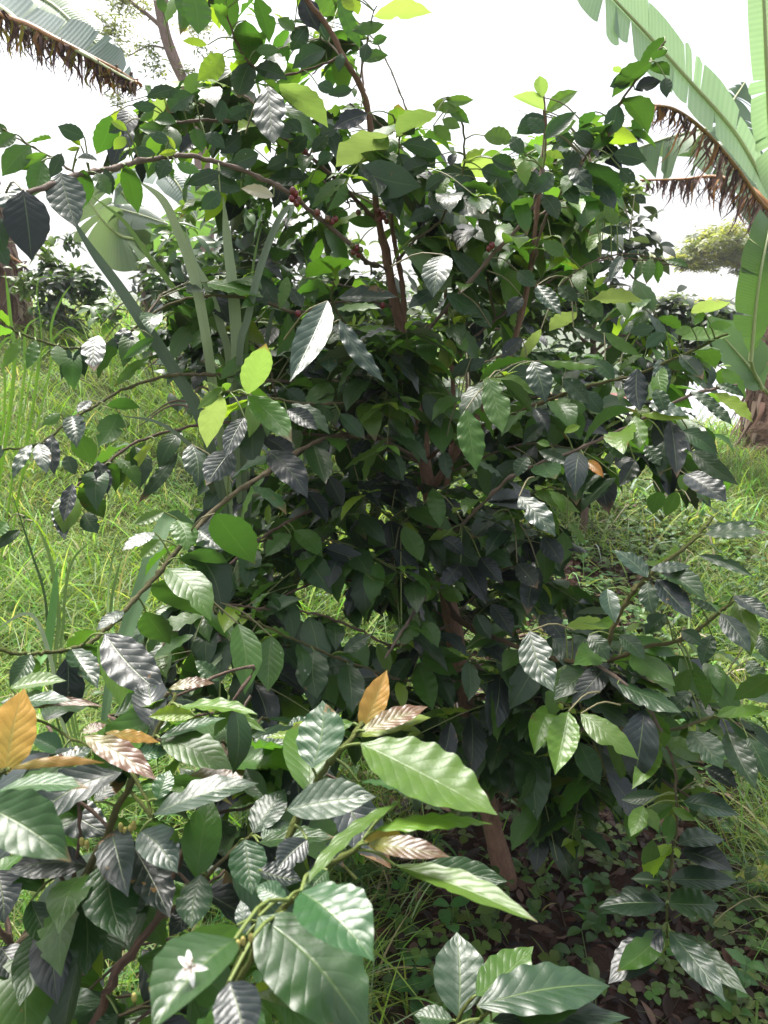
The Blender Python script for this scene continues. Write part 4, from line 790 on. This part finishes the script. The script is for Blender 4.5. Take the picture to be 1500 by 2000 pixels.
def dead_frond(parent, P, ln, r, cols, n=150, side=0.0, ribcol=(.30, .13, .03, 0), wd=(.010, .045)):
    """dead banana leaf: a bent midrib with brown shreds hanging straight down"""
    Q = resample(P, 60); m = MB()
    for i in range(n):
        t = r.uniform(.02, 1); j = int(t*59); p = Q[j]; l = ln*r.uniform(.35, 1.1)*np.interp(t, [0, .2, .7, 1], [.9, 1, .8, .35]); w = r.uniform(*wd)
        d = np.array([r.normal(0, .14)+side*.5, r.normal(0, .25), -1.0]); q = np.array([p, p+d*l*.3+r.normal(0, .02, 3), p+d*l*.7+[r.normal(0, .06)*l*2, 0, 0], p+d*l+[side*.2*l, r.normal(0, .05), 0]])
        C = resample(q, 9); Wv = np.array([math.cos(r.uniform(0, 3.1)), math.sin(r.uniform(-1, 1)), 0]); wv = w*np.interp(np.linspace(0, 1, 9), [0, .3, 1], [.9, 1, .15])
        tw = np.linspace(0, r.uniform(-2, 2), 9); Wd = np.stack([np.cos(tw)*Wv[0]-np.sin(tw)*Wv[1], np.sin(tw)*Wv[0]+np.cos(tw)*Wv[1], 0*tw], -1)
        V = np.stack([C-Wd*wv[:, None]/2, C+[0, .004, 0], C+Wd*wv[:, None]/2], 1); c = cols[r.integers(len(cols))]
        m.add(V.reshape(-1, 3), grid_faces(9, 3), (*(np.array(c)*r.uniform(.6, 1.3)), .15))
    o = m.build('dead_leaf', M_DEADB, parent); m = MB(); tube(m, Q, np.linspace(.022, .008, 60), ribcol, 7); m.build('midrib', M_BLADEM, o)
M_DEADB = simple_leaf_material('dried_banana_leaf', .8, .2, (1.1, 1.0, 1.0))
t = NT('banana_midrib'); a = t.new('ShaderNodeAttribute', attribute_name='col').outputs['Color']; t.l.new(t.bsdf(a, .5, .4), t.out.inputs[0]); M_BLADEM = t.m
BR = [(.09, .05, .045), (.14, .085, .08), (.20, .135, .125), (.06, .035, .032), (.24, .12, .04)]
def pseudostem(parent, P, r0, r1, r, col=(.20, .125, .10), strips=140):
    m = MB(); Q = resample(P, 30); rr = np.linspace(r0, r1, 30)*(1+.05*r.normal(size=30)); tube(m, Q, rr, (*col, 0), 18)
    o = m.build('pseudostem', M_BARKBIG, parent); m = MB()
    for i in range(strips):
        t = r.uniform(.15, 1); p = Q[int(t*29)]; a = r.uniform(0, 6.28); R = np.interp(t, [0, 1], [r0, r1])*1.02; l = r.uniform(.15, .5); o2 = np.array([math.cos(a), math.sin(a), 0]); tg_ = np.array([-o2[1], o2[0], 0])
        C = resample([p+o2*R, p+o2*(R+.03)+[0, 0, -l*.4]+tg_*r.normal(0, .04), p+o2*(R+r.uniform(.0, .09))+[0, 0, -l]+tg_*r.normal(0, .09)], 8); C[:, 2] = np.maximum(C[:, 2], P[0][2]+.02); w = r.uniform(.012, .07)*np.linspace(1, .25, 8)
        V = np.stack([C-tg_*w[:, None]/2, C+o2*.006, C+tg_*w[:, None]/2], 1); c = np.array([(.20, .12, .10), (.30, .22, .19), (.12, .07, .06), (.36, .28, .24)][r.integers(4)])*r.uniform(.7, 1.1); m.add(V.reshape(-1, 3), grid_faces(8, 3), (*c, .05))
    m.build('dead_sheath', M_DEADB, o); return o
r = np.random.default_rng(21)
# right-hand plant
D = 6.0; bb = at(1528, 890, D); bz = float(ground_z(bb[0], bb[1])); B0 = np.array([bb[0], bb[1], bz])
ban = thing('banana_plant', 'tall banana plant at the right edge with torn leaves above a shaggy brown stem', 'banana plant', B0)
top = at(1540, 440, D); pseudostem(ban, [B0-[0, 0, .05], (B0+top)/2, top], .30, .16, r, strips=260)
SG = (.12, .20, .12)
banana_leaf(ban, [top, at(1505, 380, 5.6), at(1440, 265, 5.0), at(1340, 150, 4.4), at(1260, 62, 4.0), at(1190, -12, 3.7), at(1130, -80, 3.5)], .23, (.19, .28, .20), r, (.25, -1, .25), 11, .05, .45, ribr=.017, prof=((0, .10, .22, .4, .85, 1), (.0, .12, .55, .85, 1, .8)))
banana_leaf(ban, [top, at(1515, 380, 5.3), at(1505, 260, 4.8), at(1497, 120, 4.5), at(1490, -30, 4.3), at(1480, -150, 4.2)], .14, (.19, .28, .19), r, (0, -1, .1), 9, .02, .4, ribr=.022, prof=((0, .15, .35, .8, 1), (0, .3, 1, .9, .2)))
banana_leaf(ban, [at(1466, 705, 4.6), at(1471, 655, 4.5), at(1476, 600, 4.4), at(1486, 530, 4.3), at(1498, 470, 4.3), at(1506, 430, 4.4)], .16, (.06, .12, .03), r, (.1, -1, .1), 5, .0, .38, ribr=.014, prof=((0, .04, .16, .35, .7, 1), (.0, .0, .55, 1, .98, .75)))
tube_m = MB(); tube(tube_m, resample([at(1500, 770, 5.6), at(1476, 735, 5.0), at(1466, 703, 4.6)], 10), .012, (.25, .30, .12, 0), 8); tube_m.build('petiole', M_BLADEM, ban)
banana_leaf(ban, [at(1490, 760, 5.2), at(1478, 735, 5.1), at(1450, 700, 5.0), at(1415, 660, 4.9), at(1385, 618, 4.85)], .20, (.09, .17, .07), r, (-.1, -1, .5), 1, .0, .3, ribr=.012, prof=((0, .08, .3, .7, 1), (.2, .6, 1, .8, .1)))
banana_leaf(ban, [top, at(1480, 330, 6.3), at(1400, 255, 6.8), at(1330, 262, 7.2), at(1235, 292, 7.4)], .20, (.09, .15, .07), r, (0, -1, .8), 16, 1.4, .3, ribr=.02)
banana_leaf(ban, [top, at(1450, 300, 6.4), at(1425, 220, 6.6), at(1455, 160, 6.8)], .26, (.07, .13, .06), r, (0, -1, .3), 14, .3, .3, ribr=.02)
dead_frond(ban, [top, at(1490, 400, 5.8), at(1440, 330, 5.4), at(1380, 260, 5.0), at(1320, 215, 4.8), at(1268, 205, 4.6)], .32, r, BR, 200, -.6, wd=(.006, .03))
dead_frond(ban, [top, at(1470, 370, 6.2), at(1400, 345, 6.6), at(1330, 350, 6.9), at(1250, 352, 7.1)], .33, r, BR, 150, -.1)
# left-hand plant, its crown mostly outside the frame
bb = at(38, 640, 7.0); bz = float(ground_z(bb[0], bb[1])); B0 = np.array([bb[0], bb[1], bz])
bn2 = thing('banana_plant', 'leaning banana plant at the far left with a brown shredded leaf hanging overhead', 'banana plant', B0)
top = at(-40, 330, 6.6); pseudostem(bn2, [B0-[0, 0, .1], at(10, 560, 6.9), top], .20, .14, r, strips=150)
banana_leaf(bn2, [top, at(-90, 120, 5.6), at(-30, 10, 4.6), at(60, 58, 4.2), at(150, 98, 4.0), at(215, 135, 3.95), at(262, 160, 3.9)], .16, (.15, .20, .19), r, (0, -1, .6), 12, -.1, .25, ribr=.02, wl=0, wr=1.0)
banana_leaf(bn2, [top, at(-60, 100, 6), at(20, -20, 5.4), at(90, 0, 5.0), at(150, 50, 4.8), at(205, 100, 4.7)], .22, (.10, .17, .08), r, (0, -1, .6), 7, .3, .35, ribr=.016)
dead_frond(bn2, [top, at(-90, 130, 5.6), at(-30, 35, 4.6), at(40, 42, 4.25), at(110, 76, 4.05), at(180, 112, 3.98), at(235, 140, 3.95), at(268, 162, 3.9)], .23, r, BR+[(.25, .22, .04)], 420, 0, wd=(.008, .03))
dead_frond(bn2, [top, at(-20, 470, 6.6), at(20, 500, 6.6), at(42, 515, 6.6)], .35, r, BR, 60, 0)
# plant behind the strap grass
bb = at(300, 650, 7.5); bz = float(ground_z(bb[0], bb[1])); B0 = np.array([bb[0], bb[1], bz-.05])
bn3 = thing('banana_plant', 'pale banana plant standing behind the strap grass with drooping silvery leaves', 'banana plant', B0)
top = at(300, 500, 7.4); pseudostem(bn3, [B0, (B0+top)/2, top], .14, .10, r, (.16, .17, .07), 40)
banana_leaf(bn3, [top, at(270, 470, 7.1), at(235, 460, 6.6), at(200, 430, 6.3), at(170, 385, 6.2), at(150, 350, 6.2)], .26, (.13, .18, .10), r, (.2, -1, .1), 11, .25, .3, ribr=.016)
banana_leaf(bn3, [top, at(255, 400, 7.0), at(215, 340, 6.6), at(290, 322, 6.2), at(340, 350, 6.0), at(385, 430, 5.9)], .17, (.15, .20, .18), r, (0, -1, .6), 5, .3, .25, ribr=.016)
banana_leaf(bn3, [top, at(240, 440, 7.0), at(205, 405, 6.8), at(260, 415, 6.6), at(330, 438, 6.5)], .15, (.17, .20, .19), r, (0, -1, .6), 9, .4, .25, ribr=.014)
banana_leaf(bn3, [top, at(330, 470, 7.3), at(375, 440, 7.2), at(390, 395, 7.1), at(390, 350, 7.1)], .24, (.15, .27, .07), r, (0, -1, .1), 2, 0, .5, ribr=.014)
# ---------------------------------------------------------------- trees and bushes behind, leaf colours lightened to stand in for haze
def crown(mb, C, rad, n, L, cols, r, flat=.8, droop=.5, tr=.3, hollow=.3, wr=.32, NU=4, asp=2):
    """n leaves spread through clumps inside an ellipsoid"""
    C = np.array(C); rad = np.array(rad); k = max(4, n//70); cl = unit(r.normal(size=(k, 3)))*r.uniform(hollow, 1, (k, 1))**.6; ci = r.integers(k, size=n)
    P = cl[ci]+r.normal(0, .16, (n, 3)); P = C+P*rad; az = r.uniform(0, 6.28, n); A = np.stack([np.cos(az), np.sin(az), r.uniform(-1.4, .4, n)*droop], -1); N = np.stack([r.normal(0, .5, n), r.normal(0, .5, n)-.2, np.ones(n)], -1)
    cc = np.array(cols)[r.integers(len(cols), size=k)][ci]*r.uniform(.7, 1.35, (n, 1)); l = L*r.uniform(.6, 1.3, n)
    leaves(mb, P, A, N, l, l*wr, np.hstack([cc, np.full((n, 1), tr)]), NU, asp, seed=int(r.integers(1e6)), fold=.25, wave=.01)
def tree_far(name, label, cat, base, limbs, crowns, L, cols, r, tr=.3, bark=(.25, .20, .17, 0), wr=.32, group=None, NU=4, droop=.5):
    t = thing(name, label, cat, base, group); m = MB()
    for P, a, b in limbs: tube(m, resample(P, 24), np.linspace(a, b, 24), bark, 9)
    m.build('trunk', M_BARKBIG, t); m = MB()
    for C, rad, n in crowns: crown(m, C, rad, n, L, cols, r, tr=tr, wr=wr, NU=NU, droop=droop)
    m.build('crown', M_BGLEAF, t); return t
def gp(px, py, d, dz=0):
    p = at(px, py, d); return np.array([p[0], p[1], float(ground_z(p[0], p[1]))+dz])
r = np.random.default_rng(31)
d = 12.0; b = gp(395, 620, d, -.1)
tree_far('shade_tree', 'tall pink barked shade tree with sparse grey-green foliage at the upper left', 'tree', b,
    [([b, at(400, 420, d), at(385, 230, d), at(362, 165, d)], .16, .095), ([at(362, 165, d), at(335, 110, d), at(318, 60, d), at(300, -30, d), at(270, -150, d)], .08, .05), ([at(365, 170, d), at(345, 120, d), at(322, 40, d), at(330, -60, d)], .075, .04),
     ([at(318, 55, d), at(290, 30, d), at(255, 2, d), at(220, -40, d)], .04, .02), ([at(320, 45, d), at(345, 10, d), at(380, -40, d)], .035, .02), ([at(325, 95, d), at(290, 90, d), at(250, 110, d)], .02, .008)],
    [(at(225, 60, d), (.75, .9, .55), 900), (at(200, 10, d), (.6, .8, .4), 600), (at(265, 130, d), (.45, .6, .45), 400), (at(235, 195, d), (.28, .5, .32), 160), (at(330, 10, d), (.7, .8, .35), 400), (at(415, 60, d), (.5, .7, .45), 360), (at(385, 130, d), (.3, .5, .35), 120), (at(440, 150, d), (.3, .5, .4), 160), (at(330, 180, d), (.5, .6, .4), 60), (at(190, 110, d), (.25, .4, .3), 120), (at(215, -60, d), (2, 1.5, .5), 600)],
    .10, [(.10, .13, .07), (.15, .17, .07), (.20, .20, .05), (.08, .10, .06)], r, .35, (.30, .22, .20, 0), .3)
d = 20.0; b = gp(1420, 700, d, -.3)
tree_far('mango_tree', 'rounded yellow-green tree in the distance between the coffee tree and the banana', 'tree', b, [([b+[.95, 0, 0], at(1490, 620, d), at(1480, 540, d)], .2, .12), ([at(1480, 550, d), at(1440, 515, d), at(1390, 500, d)], .07, .03)],
    [(at(1410, 482, d), (.85, .9, .55), 3200), (at(1370, 505, d), (.6, .7, .28), 1100), (at(1455, 500, d), (.6, .7, .40), 900), (at(1310, 512, d), (.6, .6, .17), 500), (at(1265, 508, d), (.3, .5, .14), 150)], .19, [(.16, .20, .05), (.24, .25, .05), (.10, .13, .06), (.20, .22, .10)], r, .4, wr=.26)
for px, py, n, R, lab in [(1335, 600, 700, (.9, .8, .26), 'yellow-green bush line seen low between the coffee tree and the upright banana leaf'), (1490, 640, 260, (.5, .6, .3), 'small leafy bush just above the metal roof at the right edge')]:
    d = 16.0; b = gp(px, 700, d, -.3); tree_far('bush', lab, 'bush', b, [([b, at(px, py+20, d)], .07, .04)], [(at(px, py, d), R, n*2)], .17, [(.15, .19, .06), (.22, .23, .06), (.09, .12, .07)], r, .4, wr=.26)
def far_coffee(px, py, d, R, n, lab, L=.12, gy=None, cols=((.04, .08, .035), (.06, .12, .03), (.05, .07, .05), (.11, .18, .04)), extra=()):
    b = gp(px, gy or py+80, d, -.05); top = at(px, py, d); limbs = [([b, (b+top)/2+[.05, 0, 0], top], .025, .012)]
    for k in range(7):
        a = r.uniform(0, 6.28); q = b+(top-b)*r.uniform(.3, .95); limbs.append(([q, q+[math.cos(a)*R[0]*.5, math.sin(a)*R[0]*.5, .12], q+[math.cos(a)*R[0]*.95, math.sin(a)*R[0]*.9, 0]], .009, .003))
    return tree_far('coffee_tree', lab, 'coffee tree', b, limbs, [(top, R, n)]+[(at(*e[:3]), e[3], e[4]) for e in extra], L, cols, r, .2, BARK, .42, 'coffee trees on the slope behind', 6, 1.0)
far_coffee(110, 560, 6.5, (.34, .4, .36), 700, 'dark coffee tree on the left slope beside the leaning banana stem', .105, 640, extra=[(130, 490, 6.5, (.3, .3, .2), 160), (160, 600, 6.5, (.25, .3, .2), 160)])
far_coffee(215, 600, 8.5, (.38, .4, .26), 300, 'pale coffee tree on the left crest just behind the long diagonal grass blade', .10, 650, ((.05, .09, .03), (.09, .14, .04), (.04, .06, .04)))
far_coffee(280, 570, 5.5, (.34, .4, .28), 260, 'coffee tree behind the strap grass where its blades cross', .11, 700)
far_coffee(430, 560, 4.2, (.50, .45, .55), 950, 'coffee tree behind the left half of the big one and right of the grass blades', .115, 800, extra=[(500, 470, 4.2, (.25, .3, .2), 160), (360, 470, 4.6, (.2, .3, .2), 70)])
far_coffee(640, 620, 4.8, (.55, .4, .5), 800, 'coffee tree hidden straight behind the middle trunk of the big one', .12, 850)
far_coffee(900, 560, 4.4, (.65, .4, .55), 1100, 'coffee tree behind the right half of the big trunk', .12, 850)
far_coffee(1150, 500, 4.0, (.38, .35, .42), 650, 'coffee tree behind the upper right boughs, small leaves against the sky', .105, 850, extra=[(1195, 400, 4.0, (.16, .2, .14), 90), (1080, 600, 4.0, (.4, .3, .35), 400)])
far_coffee(1300, 640, 5.5, (.55, .45, .22), 800, 'low coffee tree with silvery leaves in front of the metal roof', .12, 850, extra=[(1400, 660, 5.8, (.25, .3, .14), 120), (1230, 600, 5.5, (.3, .3, .3), 300)])
# ---------------------------------------------------------------- house with the pale metal roof down the slope
def house():
    hb = np.array([5.6, 13.5, float(ground_z(5.6, 13.5))]); h = thing('house', 'low brown walled house with pale corrugated metal roof down the slope at right', 'house', hb)
    gz = hb[2]-.4
    def box(m, a, b, c):
        (x0, y0, z0), (x1, y1, z1) = a, b; V = [[x, y, z] for x in (x0, x1) for y in (y0, y1) for z in (z0, z1)]; m.add(V, [[0, 1, 3, 2], [4, 6, 7, 5], [0, 4, 5, 1], [2, 3, 7, 6], [0, 2, 6, 4], [1, 5, 7, 3]], c)
    t = NT('house_wall'); n = t.noise(t.geo('Position'), 5, 5); t.l.new(t.bsdf(t.mix(n, (.10, .045, .035), (.22, .11, .09)), .85, .2), t.out.inputs[0]); MW = t.m
    t = NT('metal_roof'); n = t.noise(t.geo('Position'), 1.5, 5); t.l.new(t.bsdf(t.mix(n, (.62, .62, .66), (.42, .42, .45)), .5, .5), t.out.inputs[0]); MR = t.m
    e0 = at(1160, 850, 11.0); e1 = at(1470, 905, 11.0); z0 = e0[2]; k0 = at(1330, 668, 14.5); k1 = at(1560, 760, 14.5); k0[2] = k1[2] = max(k0[2], k1[2]); e1[2] = e0[2]
    def roof(A, B_, C_, D_, name):
        n = 240; u = np.linspace(0, 1, n); v = np.linspace(0, 1, 8); Ew = A+(B_-A)*u[:, None]; Rg = D_+(C_-D_)*u[:, None]; P = Ew[:, None]*(1-v)[None, :, None]+Rg[:, None]*v[None, :, None]; P[..., 2] += .022*np.sin(u*n*.55)[:, None]
        m = MB(); m.add(P.reshape(-1, 3), grid_faces(n, 8), (1, 1, 1, 0)); P2 = P-[0, 0, .03]; m.add(P2.reshape(-1, 3), grid_faces(n, 8), (1, 1, 1, 0)); return m.build(name, MR, h)
    roof(e0, e1, k1, k0, 'roof')
    bk0 = k0+[0.6, 3.2, -1.0]; bk1 = k1+[.6, 3.2, -1.0]; roof(bk0, bk1, k1+[0, .02, -.01], k0+[0, .02, -.01], 'roof')
    m = MB(); x0 = e0[0]+.5; x1 = k1[0]-.3; box(m, (x0, e0[1]+.45, gz), (x1, k1[1]+2.5, e0[2]-.02), (1, 1, 1, 0)); m.build('wall', MW, h)
    u0 = at(1445, 655, 16.0); u1 = at(1620, 700, 16.0); m = MB(); box(m, (u0[0]+.1, 17.2, gz), (u1[0]+3, 19.5, u0[2]-.15), (1, 1, 1, 0)); m.build('wall', MW, h)
    a = np.array([u0[0]-.3, 16.9, u0[2]-.35]); b = np.array([u1[0]+3.3, 16.9, u0[2]-.35]); roof(a, b, b+[0, 1.5, .55], a+[0, 1.5, .55], 'roof')
house()
# ---------------------------------------------------------------- the bright humid air
def haze():
    m = MB(); (x0, y0, z0), (x1, y1, z1) = (-1000, -320, -8), (1000, 1300, 45)
    V = [[x, y, z] for x in (x0, x1) for y in (y0, y1) for z in (z0, z1)]; m.add(V, [[0, 1, 3, 2], [4, 6, 7, 5], [0, 4, 5, 1], [2, 3, 7, 6], [0, 2, 6, 4], [1, 5, 7, 3]], (1, 1, 1, 0))
    t = NT('humid_air'); v = t.new('ShaderNodeVolumePrincipled'); v.inputs['Color'].default_value = (.95, .96, 1, 1); v.inputs['Density'].default_value = .002
    t.l.new(v.outputs[0], t.out.inputs['Volume']); o = m.build('haze', t.m, None, False); tag(o, 'bright humid air paling the far trees and the valley', 'haze', 'stuff')
haze()
# fallen yellow leaf at the right edge
q = gp(1484, 1640, 1.98, .03); m = MB(); leaves(m, [q-[.05, 0, 0]], [[1, .12, .05]], [[0, -.5, 1]], np.array([.20]), np.array([.06]), [[.50, .50, .12, .2]], 14, 6, droop=.03, fold=.2, wave=.01)
o = m.build('fallen_leaf', M_LITTER); tag(o, 'single yellow fallen leaf lying in the grass at the right edge', 'leaf')
